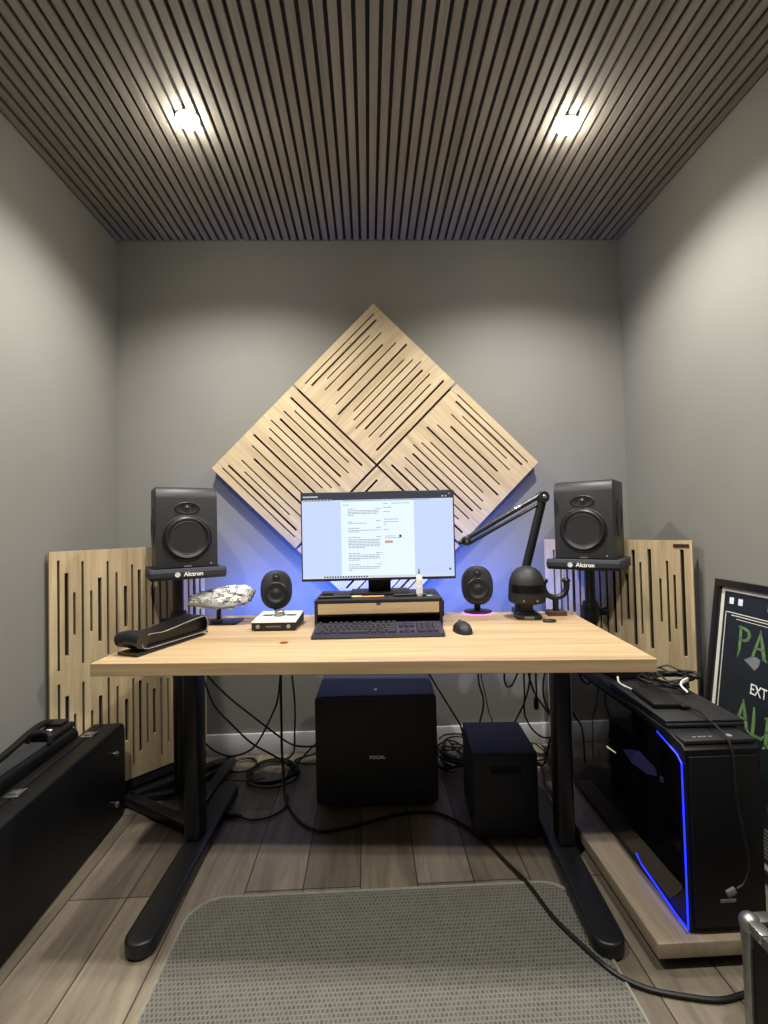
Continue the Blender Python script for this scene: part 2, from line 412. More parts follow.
t = [o for o in bpy.data.objects if o.get('label', '').startswith('tall oak slotted panel with small')][0]
obj('name_plate', box(MB(), Wr-.066, Wr-.010, -.003, 0, 1.002, 1.016, .001), 'plate', t)

# ------------------------------------------------------------------ desk
PSI = -.0813; DC = Vector((.011, 1.690))
def to_local(x, y):
    dx, dy = x-DC.x, y-DC.y; c, s = math.cos(-PSI), math.sin(-PSI)
    return (dx*c-dy*s, dx*s+dy*c)
desk = thing('standing_desk', 'long standing desk with oak top and black metal legs', 'desk', (DC.x, DC.y, 0), PSI)
obj('tabletop', box(MB(), -.8, .8, -.35, .35, .703, .74, .0015, 1), 'oak_x', desk)
bm = MB(); box(bm, -.72, .72, -.05, .05, .668, .7025, .004); box(bm, -.74, -.55, -.30, .30, .688, .7025, .003); box(bm, .55, .74, -.30, .30, .688, .7025, .003)
obj('underframe', bm, 'black_metal', desk)
for (px, py), (nx, ny), (fx, fy) in (((-.632, 1.715), (-.632, 1.275), (-.610, 2.06)), ((.638, 1.605), (.598, 1.205), (.645, 1.95))):
    l = to_local(px, py); a = to_local(nx, ny); b = to_local(fx, fy)
    bm = MB(); box(bm, l[0]-.027, l[0]+.027, l[1]-.04, l[1]+.04, .045, .69, .012, 3)
    obj('leg_column', bm, 'black_metal', desk)
    # rounded flat foot
    d = Vector((b[0]-a[0], b[1]-a[1])); Lf = d.length; an = math.atan2(d.y, d.x)
    pts = rrect(-Lf/2, Lf/2, -.042, .042, .041, 8)
    c, s = math.cos(an), math.sin(an); mid = ((a[0]+b[0])/2, (a[1]+b[1])/2)
    pts = [(mid[0]+x*c-y*s, mid[1]+x*s+y*c) for x, y in pts]
    bm = MB(); prism(bm, pts, .004, .045, 'z', .008, 3)
    obj('foot', bm, 'black_metal', desk)

# ------------------------------------------------------------------ studio monitors, pads, stands
SW, SH, SD = .225, .321, .25
def driver(parent, name, cx, cz, r, y):
    bm = MB()
    lathe(bm, [(r*1.0, 0), (r*1.0, .003), (r*.97, .0045), (r*.93, .003)], (cx, y, cz), '-y', 48)
    d = obj('woofer', bm, 'rubber', parent)
    bm = MB()
    lathe(bm, [(r*.945, .003), (r*.92, .008), (r*.85, .0125), (r*.76, .010), (r*.72, .007)], (cx, y, cz), '-y', 48)
    obj('surround', bm, 'rubber', d)
    bm = MB()
    lathe(bm, [(r*.73, .0075), (r*.70, .0085), (r*.60, .0055), (r*.42, .0025), (r*.36, .0035), (r*.25, .0052), (r*.1, .0064), (r*.01, .0066)], (cx, y, cz), '-y', 48)
    obj('cone', bm, 'cone', d)
def studio_monitor(loc, rotz, label):
    t = thing('studio_monitor', label, 'speaker', loc, rotz, 'black studio monitor speakers on stands')
    y = 0
    prof = [(0, .006), (.004, 0), (SD-.012, 0), (SD, .012), (SD, SH-.004), (SD-.004, SH), (.040, SH), (.026, SH-.003), (.012, SH-.013), (.003, SH-.030), (0, SH-.046)]
    bm = MB(); prism(bm, prof, -SW/2, SW/2, 'x', .003, 2)
    obj('cabinet', bm, 'cab', t, ang=25)
    driver(t, 'woofer', 0, .119, .091, -.0005)
    # oval tweeter waveguide
    bm = MB(); lathe(bm, [(.047, 0), (.047, .002), (.044, .0035), (.036, .0025), (.020, .0018), (.014, .001)], (0, -.0005, .236), '-y', 40, 1, .50)
    w = obj('tweeter_waveguide', bm, 'rubber', t)
    bm = MB(); lathe(bm, [(.0145, .002), (.0145, .0045), (.012, .005), (.010, .004), (.006, .008), (.001, .0095)], (0, -.0005, .236), '-y', 28)
    obj('tweeter', bm, 'cone', w)
    for sx in (-1, 1):
        bm = MB(); lathe(bm, [(.062, 0), (.062, .003), (.056, .005), (.046, .007), (.040, .004), (.02, .003), (.001, .003)], (sx*(SW/2-.0005), SD*.52, .165), 'x' if sx > 0 else '-x', 36, 1, 1.25)
        obj('passive_radiator', bm, 'rubber', t)
    bm = MB(); box(bm, SW/2-.0275, SW/2-.0245, -.0015, 0, .014, .018)
    obj('status_light', bm, 'white', t)
    bm = MB(); box(bm, -.014, .014, -.0015, 0, .006, .011)
    obj('badge', bm, 'print_grey', t)
    return t
def iso_pad(loc, rotz, label):
    t = thing('isolation_pad', label, 'speaker pad', loc, rotz, 'grey foam pads under the studio monitors')
    w, d0, d1 = .138, -.035, .238
    prof = [(d0, .006), (d0-.010, .014), (d0-.012, .030), (d0-.006, .041), (d0+.004, .044), (d0+.012, .040), (d1, .040), (d1, 0), (d0+.01, 0)]
    bm = MB(); prism(bm, prof, -w, w, 'x', .004, 2)
    obj('foam_body', bm, 'foam', t, ang=30)
    text('lettering', 'Alctron', .0225, 'print_white', t, (.014, d0-.0125, .0215), (R(88), 0, 0), .0004, bold=.0005)
    bm = MB()
    lathe(bm, [(.0095, 0), (.0095, .0008), (.0072, .0008), (.0072, 0)], (-.043, d0-.0118, .0215), '-y', 24)
    box(bm, -.046, -.040, d0-.0128, d0-.0118, .0170, .0185); box(bm, -.044, -.0420, d0-.0128, d0-.0118, .0165, .027)
    obj('round_emblem', bm, 'print_white', t)
    return t
def speaker_stand(loc, rotz, label, corners, top, side=1):
    t = thing('speaker_stand', label, 'speaker stand', loc, rotz, 'black triangular speaker stands')
    for i in range(3):
        a, b = corners[i], corners[(i+1) % 3]
        bm = MB(); bar(bm, (a[0], a[1], .026), (b[0], b[1], .026), .045, .036, .006)
        obj('base_bar', bm, 'black_metal', t)
    cxx = sum(c[0] for c in corners)/3; cyy = sum(c[1] for c in corners)/3
    bm = MB()
    for a in corners: bar(bm, (a[0], a[1], .020), (0, 0, .020), .03, .02, .004)
    obj('spoke', bm, 'black_metal', t)
    for a in corners:
        bm = MB(); lathe(bm, [(.018, 0), (.018, .012), (.012, .014)], (a[0], a[1], 0), 'z', 16); obj('rubber_foot', bm, 'rubber', t)
    bm = MB(); tube(bm, [(0, 0, .02), (0, 0, .74)], .026, 20); obj('lower_pole', bm, 'black_metal', t)
    bm = MB(); tube(bm, [(0, 0, .7), (0, 0, top-.006)], .021, 20); obj('upper_pole', bm, 'black_metal', t)
    bm = MB(); lathe(bm, [(.032, .69), (.035, .70), (.035, .755), (.030, .775), (.022, .778)], (0, 0, 0), 'z', 24); box(bm, min(.02*side, .055*side), max(.02*side, .055*side), -.012, .012, .715, .745, .004)
    obj('collar', bm, 'rubber', t)
    bm = MB(); lathe(bm, [(.009, .0), (.016, .006), (.018, .020), (.013, .026)], (.050*side, 0, .73), 'x' if side > 0 else '-x', 16); obj('clamp_knob', bm, 'rubber', t)
    bm = MB(); box(bm, -.08, .08, -.08, .08, top-.008, top-.001, .003); obj('top_plate', bm, 'black_metal', t)
    return t
# left: front centre of the speaker (-.706,1.885)
def facing(theta, fx, fy, back):  # a point `back` behind the front centre
    return (fx-math.sin(theta)*back, fy+math.cos(theta)*back)
ZL, ZR = .968, .962
tl, tr = R(28), R(-37)
studio_monitor((-.712, 1.886, ZL), tl, 'black studio monitor speaker on the left stand, beside the oak corner panel')
studio_monitor((.868, 1.890, ZR), tr, 'black studio monitor speaker on the right stand, beside microphone arm')
iso_pad((-.712, 1.886, ZL-.0405), tl, 'dark grey foam pad with white lettering under the left studio monitor')
iso_pad((.868, 1.890, ZR-.0405), tr, 'dark grey foam pad with white lettering under the right studio monitor')
px, py = facing(tl, -.712, 1.886, .13)
px, py = -.810, 2.035
speaker_stand((px, py, 0), 0, 'black pole stand with triangular base holding the left studio monitor', [(-1.01-px, 2.0-py), (-.690-px, 1.80-py), (-.672-px, 2.285-py)], ZL-.0405, -1)
qx, qy = .938, 1.995
speaker_stand((qx, qy, 0), 0, 'black pole stand with clamp collar holding the right studio monitor', [(1.06-qx, 1.95-qy), (.80-qx, 2.04-qy), (.835-qx, 2.27-qy)], ZR-.0405)

# ------------------------------------------------------------------ computer monitor
mt = thing('computer_monitor', 'wide flat computer monitor showing a white web page', 'monitor', (.036, 1.845, .8475), -.033)
mx0, mx1, mz0, mz1 = -.298, .298, .060, .4045
obj('bezel', box(MB(), mx0, mx1, -.012, .03, mz0, mz1, .003), 'gloss_black', mt)
bm = MB(); box(bm, -.22, .22, .03, .055, mz0+.06, mz1-.05, .012); obj('rear_housing', bm, 'black', mt)
bm = MB(); box(bm, -.044, .046, .056, .085, .008, .2, .004); obj('stand_neck', bm, 'black', mt)
bm = MB(); box(bm, -.115, .117, .0, .135, 0, .010, .004); obj('stand_foot', bm, 'black', mt)
def SX(u): return mx0+.005+(u-55)/(703-55)*(mx1-mx0-.010)
def SZ(v): return mz1-.006-(v-53)/(425-53)*(mz1-mz0-.016)
def quad(bm, u0, u1, v0, v1, y):
    vs = [bm.verts.new((SX(u), y, SZ(v))) for u, v in ((u0, v1), (u1, v1), (u1, v0), (u0, v0))]
    bm.faces.new(vs)
ys = -.0122
bm = MB(); quad(bm, 55, 703, 53, 425, ys); scr = obj('screen', bm, 'screen', mt)
bm = MB(); quad(bm, 222, 535, 90, 414, ys-.0002); obj('web_page', bm, 'page', scr)
bm = MB(); quad(bm, 55, 703, 53, 82, ys-.0003); obj('browser_bar', bm, 'bar', scr)
bm = MB(); quad(bm, 55, 703, 414, 425, ys-.0003); obj('task_bar', bm, 'task', scr)
bm = MB()
for k in range(17):
    u = 146+k*11.2; quad(bm, u, u+6.5, 415, 422, ys-.0005)
obj('task_icons', bm, 'bar', scr)
bm = MB(); quad(bm, 60, 124, 63, 69, ys-.0006); quad(bm, 655, 662, 70, 76, ys-.0006); quad(bm, 670, 676, 70, 76, ys-.0006); quad(bm, 684, 690, 60, 64, ys-.0006)
for k in range(9): quad(bm, 62+k*14, 70+k*14, 78, 81, ys-.0006)
obj('tab_strip', bm, 'tab', scr)
bm = MB(); quad(bm, 55, 703, 82, 90, ys-.0003)
obj('address_bar', bm, 'task', scr)
bm = MB()
T = []
for y in (90.5,): T += [(60, 180, 84.5), (232, 610, 85.5)]
T += [(230, 256, 104), (252, 284, 122), (370, 392, 122), (252, 270, 178), (370, 392, 176), (252, 330, 185), (252, 300, 207), (372, 392, 206), (252, 392, 216), (252, 300, 223),
      (252, 302, 247), (372, 392, 246), (252, 300, 317), (370, 395, 316), (252, 302, 367), (374, 394, 365), (405, 425, 100), (440, 516, 100), (405, 442, 118), (405, 432, 136),
      (405, 470, 170), (405, 468, 181), (407, 415, 191), (405, 424, 215), (412, 455, 244), (408, 480, 252)]
for a, b, vals in ((252, 388, (130, 136.5, 143)), (252, 392, (257, 264, 271, 278, 285)), (252, 388, (325, 332, 339)), (252, 388, (376, 383))):
    for v in vals: T.append((a, b-random.uniform(0, 14), v))
T += [(252, 276, 150), (252, 322, 292), (252, 300, 346), (252, 268, 391)]
for a, b, v in T:
    u = a
    while u < b:     # words with gaps
        w = random.uniform(7, 18); quad(bm, u, min(u+w, b), v-1.3, v+1.3, ys-.0005); u += w+2.2
obj('page_text', bm, 'ink', scr)
bm = MB(); quad(bm, 408, 442, 263, 275, ys-.0005); obj('page_button', bm, 'button', scr)
bm = MB(); quad(bm, 470, 480, 239, 250, ys-.0006); obj('page_avatar', bm, 'bar', scr)
bm = MB(); lathe(bm, [(.0052, 0), (.0052, .0004), (.0040, .0004), (.0040, 0)], (SX(685), ys-.0003, SZ(393)), '-y', 20); obj('page_badge', bm, 'teal', scr)

# monitor riser with drawer
rs = thing('monitor_riser', 'black monitor riser with an oak fronted drawer on the desk', 'monitor riser', (.030, 1.755, .74), -.033)
w = .237; dp = .25; hh = .1070
bm = MB(); box(bm, -w, w, 0, dp, hh-.013, hh, .002); box(bm, -w, -w+.01, 0, dp, 0, hh-.0135, .001); box(bm, w-.01, w, 0, dp, 0, hh-.0135, .001)
box(bm, -w+.0105, w-.0105, .012, dp, .045, .053); box(bm, -w+.0105, w-.0105, dp-.012, dp-.002, .0, .0445)
obj('frame', bm, 'black', rs)
dr = None
pts = [(-w+.013, .0550), (w-.013, .0550), (w-.013, .0930)]
for i in range(11):
    a = PI*i/10; pts.append((.010*math.cos(a), .0930-.011*math.sin(a)))
pts.append((-w+.013, .0930))
bm = MB(); prism(bm, pts, -.001, .011, 'y'); obj('drawer', bm, 'oak_edge', rs)
# hooks hanging at its right side
bm = MB(); box(bm, w+.001, w+.012, .05, .10, .028, .088, .003); obj('side_hook', bm, 'rubber', rs)

# ------------------------------------------------------------------ keyboard
kb = thing('keyboard', 'black full size keyboard with purple backlit keys', 'keyboard', (.024, 1.600, .74), -.033)
kw, kd = .226, .130
prof = [(0, .004), (.003, 0), (kd, 0), (kd, .026), (kd-.004, .028), (.004, .012)]
bm = MB(); prism(bm, prof, -kw, kw, 'x', .002, 2); obj('base', bm, 'black', kb)
tilt = math.atan2(.016, kd-.008)
bm = MB(); box(bm, -kw+.004, kw-.004, 0, kd-.010, -.001, .0008)
obj('backlit_plate', bm, 'purple', kb, loc=(0, .005, .0125), rot=(tilt, 0, 0))
u = .0189
def keymesh(wu, hu=1):
    bm = MB(); x = wu*u-.0030; y = hu*.0172-.0028
    v = []
    for z, ins in ((0, 0), (.0065, .0022)):
        v.append([bm.verts.new(p) for p in ((ins, ins, z), (x-ins, ins, z), (x-ins, y-ins*.6, z), (ins, y-ins*.6, z))])
    a, b = v
    bm.faces.new(a[::-1]); bm.faces.new(b)
    for i in range(4): bm.faces.new((a[i], a[(i+1) % 4], b[(i+1) % 4], b[i]))
    bmesh.ops.recalc_face_normals(bm, faces=bm.faces[:])
    me = bpy.data.meshes.new('keycap'); bm.to_mesh(me); bm.free(); me.materials.append(M['keycap']); return me
kms = {}
def key(xu, row, wu, hu=1):
    k = (wu, hu)
    if k not in kms: kms[k] = keymesh(wu, hu)
    o = bpy.data.objects.new('key', kms[k]); C.objects.link(o); o.parent = kb
    yy = .0075+row*.0172+(.004 if row == 5 else 0)
    o.location = (-kw+.0095+xu*u, .005+yy*math.cos(tilt), .0145+yy*math.sin(tilt)); o.rotation_euler = (tilt, 0, 0)
rows = {5: [(0, 1)]+[(2+i, 1) for i in range(4)]+[(6.5+i, 1) for i in range(4)]+[(11+i, 1) for i in range(4)]+[(15.25+i, 1) for i in range(3)],
        4: [(i, 1) for i in range(13)]+[(13, 2)]+[(15.25+i, 1) for i in range(3)]+[(18.5+i, 1) for i in range(4)],
        3: [(0, 1.5)]+[(1.5+i, 1) for i in range(12)]+[(13.5, 1.5)]+[(15.25+i, 1) for i in range(3)]+[(18.5+i, 1) for i in range(3)],
        2: [(0, 1.75)]+[(1.75+i, 1) for i in range(11)]+[(12.75, 2.25)]+[(18.5+i, 1) for i in range(3)],
        1: [(0, 2.25)]+[(2.25+i, 1) for i in range(10)]+[(12.25, 2.75)]+[(16.25, 1)]+[(18.5+i, 1) for i in range(3)],
        0: [(0, 1.5), (1.5, 1.5), (3, 1.25), (4.25, 5.75), (10, 1.5), (11.5, 1.5), (13, 2)]+[(15.25+i, 1) for i in range(3)]+[(18.5, 2), (20.5, 1)]}
nk = 0
for r_, ks in rows.items():
    for xu, wu in ks:
        if r_ == 5 and xu in (17.25, 16.25, 15.25): continue
        key(xu, r_, wu); nk += 1
key(21.5, 2, 1, 2); key(21.5, 0, 1, 2)

# ------------------------------------------------------------------ mouse
ms = thing('computer_mouse', 'black computer mouse on the desk right of the keyboard', 'mouse', (.322, 1.662, .74), .12)
bm = MB()
ring = []
for j in range(9):
    v = j/8; zz = .034*math.sin(PI*min(1, .5+v*.5)) if False else .036*math.cos(v*PI/2)
    rr_ = math.sin(v*PI/2)
    ring.append((zz, rr_))
prev = None
for zz, rr_ in ring:
    cur = []
    for k in range(28):
        a = 2*PI*k/28; x = .032*math.cos(a); y = .058*math.sin(a)
        x *= 1-.10*math.cos(2*a)*.5
        cur.append(bm.verts.new((x*rr_**.75, y*rr_**.8-.006*(1-rr_), max(0, zz))))
    if prev:
        for k in range(28): bm.faces.new((prev[k], prev[(k+1) % 28], cur[(k+1) % 28], cur[k]))
    prev = cur
bm.faces.new(prev)
bmesh.ops.remove_doubles(bm, verts=bm.verts[:], dist=1e-5)
bmesh.ops.recalc_face_normals(bm, faces=bm.faces[:])
obj('shell', bm, 'black', ms)
bm = MB(); lathe(bm, [(.0085, -.004), (.0095, -.002), (.0095, .002), (.0085, .004)], (0, .026, .028), 'x', 20); obj('scroll_wheel', bm, 'rubber', ms)
bm = MB(); box(bm, -.020, -.004, -.044, -.041, .0195, .0225); box(bm, .004, .020, -.044, -.041, .0195, .0225); obj('marking', bm, 'print_grey', ms)

# ------------------------------------------------------------------ things on the riser
ZT = .8475
p = obj('pencil', tube(MB(), [(0, 0, 0), (.006, 0, 0), (.15, 0, 0), (.158, 0, 0)], [.0006, .0036, .0036, .0032], 6), 'orange', None, (-.105, 1.80, ZT+.0037), (0, 0, -.05))
tag(p, 'pale orange pencil lying on top of the monitor riser', 'pencil')
def marker(x, y, rz, label, c):
    t = thing('marker_pen', label, 'pen', (x, y, ZT+.0055), rz)
    obj('barrel', tube(MB(), [(0, 0, 0), (.085, 0, 0)], .0052, 12), c, t)
    obj('cap', tube(MB(), [(.0855, 0, 0), (.12, 0, 0), (.125, 0, 0)], [.0055, .0055, .004], 12), 'rubber', t)
marker(-.195, 1.795, .02, 'short black marker pen lying at the left end of the riser', 'black')
marker(.09, 1.80, -.03, 'black marker pen lying beside the small white bottle', 'black')
def disc(name, x, y, z, rx, ry, h, mat, label, cat, group=None, rz=0):
    bm = MB(); lathe(bm, [(rx*.92, 0), (rx, h*.3), (rx, h*.7), (rx*.9, h)], (0, 0, 0), 'z', 24, 1, ry/rx)
    return tag(obj(name, bm, mat, None, (x, y, z), (0, 0, rz)), label, cat, group)
disc('guitar_pick', -.052, 1.845, ZT+.0003, .020, .012, .002, 'teal', 'teal plectrum on the riser just left of the monitor neck', 'plectrum')
disc('guitar_pick', .108, 1.875, ZT+.0003, .016, .011, .002, 'teal', 'teal plectrum on the riser right of the monitor neck', 'plectrum')
disc('guitar_pick', .222, 1.80, ZT+.0003, .016, .012, .002, 'teal', 'pale teal plectrum on the riser right of the white bottle', 'plectrum')
disc('guitar_pick', -.287, 1.579, .7403, .014, .011, .0025, 'red', 'dark red plectrum lying on the desk before the audio interface', 'plectrum')
bt = thing('dropper_bottle', 'small white bottle with a clear nozzle standing on the riser', 'bottle', (.188, 1.80, ZT))
obj('bottle_body', lathe(MB(), [(.0115, 0), (.0125, .002), (.0125, .042), (.012, .044)], (0, 0, 0), 'z', 24), 'white', bt)
obj('bottle_label', lathe(MB(), [(.0128, .010), (.0128, .024)], (0, 0, 0), 'z', 24), 'print_white', bt)
obj('bottle_cap', lathe(MB(), [(.0118, .0445), (.0118, .068), (.009, .078), (.0055, .081), (.005, .082)], (0, 0, 0), 'z', 24), 'white', bt)
obj('nozzle', lathe(MB(), [(.0045, .0825), (.0035, .100), (.002, .104)], (0, 0, 0), 'z', 16), 'print_grey', bt)
bx = obj('card_box', box(MB(), -.02, .02, -.012, .012, 0, .012, .002), 'black', None, (-.165, 1.86, ZT+.0003), (0, 0, .1))
tag(bx, 'small flat black box on the left of the monitor riser', 'box')

# ------------------------------------------------------------------ audio interface
ai = thing('audio_interface', 'white topped audio interface with a large round knob', 'audio interface', (-.357, 1.760, .74), -.060)
w = .082; dp = .155
prof = [(0, 0), (dp, 0), (dp, .040), (dp-.002, .042), (.0, .034)]
bm = MB(); prism(bm, [(0, .004), (dp, .004), (dp, .043), (0, .030)], -w, w, 'x', .002, 2); obj('body', bm, 'black', ai)
ti = math.atan2(.013, dp)
tp = obj('top_plate', box(MB(), -w, w, 0, dp, 0, .0035, .001), 'white', ai, (0, -.001, .0305), (ti, 0, 0))
obj('knob', lathe(MB(), [(.024, .0036), (.024, .006), (.019, .0065), (.018, .022), (.016, .024), (.002, .024)], (.002, .088, 0), 'z', 32), 'chrome_knob', tp)
for sx in (-1, 1):
    obj('meter_display', box(MB(), .002+sx*.046-.019, .002+sx*.046+.019, .078, .100, .0035, .0045), 'green_lcd', tp)
bm = MB()
for k in range(9): box(bm, -.050+k*.0115, -.043+k*.0115, .040, .044, .0035, .0042)
for k in range(7): box(bm, -.036+k*.0108, -.029+k*.0108, .028, .0305, .0035, .0042)
obj('button_print', bm, 'print_grey', tp)
for x in (-.058, .055):
    obj('front_jack', lathe(MB(), [(.0075, 0), (.0075, .002), (.005, .0022), (.002, .001)], (x, 0, .017), '-y', 20), 'steel', ai)
bm = MB()
for k in range(9): box(bm, -.028+k*.0062, -.0235+k*.0062, -.0008, .0002, .014, .0195)
obj('front_print', bm, 'print_grey', ai)
bm = MB()
for x in (-.07, .07):
    for y in (.012, dp-.012): lathe(bm, [(.008, 0), (.008, .0045)], (x, y, 0), 'z', 14)
obj('rubber_feet', bm, 'rubber', ai)

# ------------------------------------------------------------------ little round desk speakers
def desk_speaker(loc, rotz, label, ring):
    t = thing('desk_speaker', label, 'speaker', loc, rotz, 'small oval desktop speakers')
    b = MB(); lathe(b, [(.058, .004), (.060, .006), (.060, .010), (.055, .013), (.02, .016)], (0, .02, 0), 'z', 40, 1, .85)
    obj('base', b, 'gloss_black', t)
    if ring: obj('light_ring', lathe(MB(), [(.056, .0005), (.0625, .0008), (.0625, .0040), (.056, .0042)], (0, .02, 0), 'z', 40, 1, .85), 'pink', t)
    b = MB(); tube(b, [(0, .03, .014), (0, .03, .05)], [.014, .012], 16); obj('neck', b, 'black', t)
    tlt = R(-8)
    def sup(a, rx, rz, e=2.35):
        c, s = math.cos(a), math.sin(a)
        return (math.copysign(abs(c)**(2/e), c)*rx, math.copysign(abs(s)**(2/e), s)*rz)
    rx, rz = .066, .081
    prof = [(.86, -.003), (.93, -.001), (.98, .005), (1.0, .014), (.99, .03), (.90, .055), (.70, .075), (.4, .085)]
    b = MB(); prev = None
    for s, y in prof:
        cur = [b.verts.new((sup(2*PI*k/48, rx*s, rz*s)[0], y, sup(2*PI*k/48, rx*s, rz*s)[1])) for k in range(48)]
        if prev:
            for k in range(48): b.faces.new((prev[k], prev[(k+1) % 48], cur[(k+1) % 48], cur[k]))
        else: b.faces.new(cur[::-1])
        prev = cur
    b.faces.new(prev); bmesh.ops.recalc_face_normals(b, faces=b.faces[:])
    h = obj('housing', b, 'cone', t, (0, 0, .120), (tlt, 0, 0))
    obj('woofer', lathe(MB(), [(.046, .003), (.046, .006), (.043, .0085), (.037, .009), (.031, .006), (.021, .0045), (.014, .007), (.001, .009)], (0, 0, -.016), '-y', 36), 'rubber', h)
    obj('tweeter', lathe(MB(), [(.016, .003), (.016, .005), (.012, .0045), (.008, .006), (.001, .0085)], (0, 0, .048), '-y', 24), 'rubber', h)
    return t
desk_speaker((-.393, 2.005, .74), .12, 'small oval black desktop speaker behind the white audio interface', False)
desk_speaker((.449, 1.965, .74), -.10, 'small oval black desktop speaker with glowing pink base ring', True)

# ------------------------------------------------------------------ model spacecraft on stand
sc = thing('model_spacecraft', 'grey white model spacecraft on a black display stand', 'model', (-.612, 1.945, .74), -.05)
b = MB(); box(b, -.065, .085, -.055, .055, .0005, .007, .003); box(b, -.02, .02, -.045, -.01, .007, .02, .004)
obj('stand_base', b, 'gloss_black', sc)
obj('stand_post', tube(MB(), [(0, -.005, .012), (0, -.002, .075)], .009, 12), 'gloss_black', sc)
b = MB()
N = 28; prev = None; secs = []
for i in range(13):
    s = i/12; x = -.124+.248*s
    wv = .022+.055*math.sin(PI*min(1, s*.62+.12))*(.45+.55*min(1, s*1.7)); hv = .010+.018*math.sin(PI*(.12+.76*s))
    if s > .9: wv *= .86; hv *= .8
    secs.append((x, wv, hv))
for x, wv, hv in secs:
    cur = []
    for k in range(N):
        a = 2*PI*k/N; c, s_ = math.cos(a), math.sin(a)
        cur.append(b.verts.new((x, math.copysign(abs(c)**.9, c)*wv, math.copysign(abs(s_)**1.25, s_)*hv)))
    if prev:
        for k in range(N): b.faces.new((prev[k], prev[(k+1) % N], cur[(k+1) % N], cur[k]))
    else: b.faces.new(cur[::-1])
    prev = cur
b.faces.new(prev); bmesh.ops.recalc_face_normals(b, faces=b.faces[:])
hl = obj('hull', b, 'hull_mid', sc, (.006, 0, .099), (R(20), R(-4), 0))
b = MB(); rnd = random.Random(3)
for i in range(260):
    x = rnd.uniform(-.108, .108); s = (x+.124)/.248; k = min(12, int(s*12)); wv, hv = secs[k][1], secs[k][2]
    y = rnd.uniform(-.85, .85)*wv; zt = hv*max(.12, 1-(y/wv)**2)**.55*rnd.choice((1, 1, 1, -1))
    a, c, e = rnd.uniform(.003, .013), rnd.uniform(.003, .009), rnd.uniform(.002, .005)
    box(b, x-a, x+a, y-c, y+c, zt-e, zt+e)
obj('hull_plating', b, 'hull', hl)
b = MB()
for i in range(120):
    x = rnd.uniform(-.108, .108); s = (x+.124)/.248; k = min(12, int(s*12)); wv, hv = secs[k][1], secs[k][2]
    y = rnd.uniform(-.9, .8)*wv; zt = hv*max(.12, 1-(y/wv)**2)**.55
    a, c, e = rnd.uniform(.002, .009), rnd.uniform(.0012, .004), rnd.uniform(.002, .0048)
    box(b, x-a, x+a, y-c, y+c, zt-e, zt+e)
obj('hull_recesses', b, 'hull_dark', hl)
b = MB(); lathe(b, [(.004, .052), (.013, .05), (.016, .044), (.016, .02), (.012, .015)], (.03, -.014, -.003), '-y', 20); obj('side_pod', b, 'hull_dark', hl)
b = MB()
for y in (-.03, 0, .03): lathe(b, [(.009, 0), (.012, .004), (.010, .018), (.006, .018), (.005, .008)], (.116, y, 0), 'x', 16)
obj('engine_nozzles', b, 'hull_dark', hl)
b = MB(); lathe(b, [(.018, .014), (.017, .022), (.012, .029), (.003, .032)], (-.01, .004, .008), 'z', 20); obj('canopy', b, 'hull', hl)

# ------------------------------------------------------------------ folded leather strap
st = thing('folded_strap', 'folded black padded leather strap lying at the desk left corner', 'strap', (-.700, 1.480, .7405), math.atan2(.31, .125))
# profile in (s along, z); loop of padded leather seen from its edge
out_ = [(.0, .020), (.02, .012), (.06, .010), (.34, .009), (.358, .016), (.366, .036), (.356, .056), (.335, .066), (.22, .060), (.11, .052), (.04, .056), (.008, .046), (-.004, .032)]
def closed_spline(p, n=5):
    P = [Vector((a*.80, b_*1.08, 0)) for a, b_ in p]; k = len(P); o_ = []
    for i in range(k):
        a, b_, c, d_ = P[i-1], P[i], P[(i+1) % k], P[(i+2) % k]
        for j in range(n):
            t_ = j/n; q = .5*((2*b_)+(c-a)*t_+(2*a-5*b_+4*c-d_)*t_*t_+(3*b_-a-3*c+d_)*t_**3); o_.append((q.x, q.y))
    return o_
lo = closed_spline(out_)
cxs = sum(p_[0] for p_ in lo)/len(lo); czs = sum(p_[1] for p_ in lo)/len(lo)
def inset(p_, th):
    o_ = []
    k = len(p_)
    for i in range(k):
        a, c = Vector(p_[i-1]), Vector(p_[(i+1) % k]); t_ = (c-a).normalized(); nrm = Vector((-t_.y, t_.x)); o_.append((p_[i][0]+nrm.x*th, p_[i][1]+nrm.y*th))
    return o_
def strip(bm, A_, B_, y0, y1):
    k = len(A_)
    v = [[bm.verts.new((p_[0], y, p_[1])) for p_ in L_] for y in (y0, y1) for L_ in (A_, B_)]
    fs = []
    for i in range(k):
        j = (i+1) % k
        fs += [bm.faces.new((v[0][i], v[0][j], v[1][j], v[1][i])), bm.faces.new((v[2][i], v[2][j], v[3][j], v[3][i])),
               bm.faces.new((v[0][i], v[0][j], v[2][j], v[2][i])), bm.faces.new((v[1][i], v[1][j], v[3][j], v[3][i]))]
    bmesh.ops.recalc_face_normals(bm, faces=fs)
inn = inset(lo, .0085)
b = MB(); strip(b, lo, inn, 0, .085); obj('padded_band', b, 'leather', st)
b = MB(); prism(b, inset(lo, .0080), .016, .078, 'y'); obj('inner_fold', b, 'leather', st)
b = MB(); strip(b, inset(lo, .0022), inset(lo, .0036), -.0012, 0); obj('stitching', b, 'lining', st)
b = MB(); tube(b, [(.0, -.003, .042), (.0, .045, .050), (.0, .088, .042)], .024, 14, 4); obj('rolled_end', b, 'leather', st)
b = MB(); prism(b, [(-.022, 0), (.08, 0), (.27, .001), (.27, .006), (.08, .008), (.02, .010), (-.026, .012)], -.006, .075, 'y', .002); obj('tail_flap', b, 'leather', st)

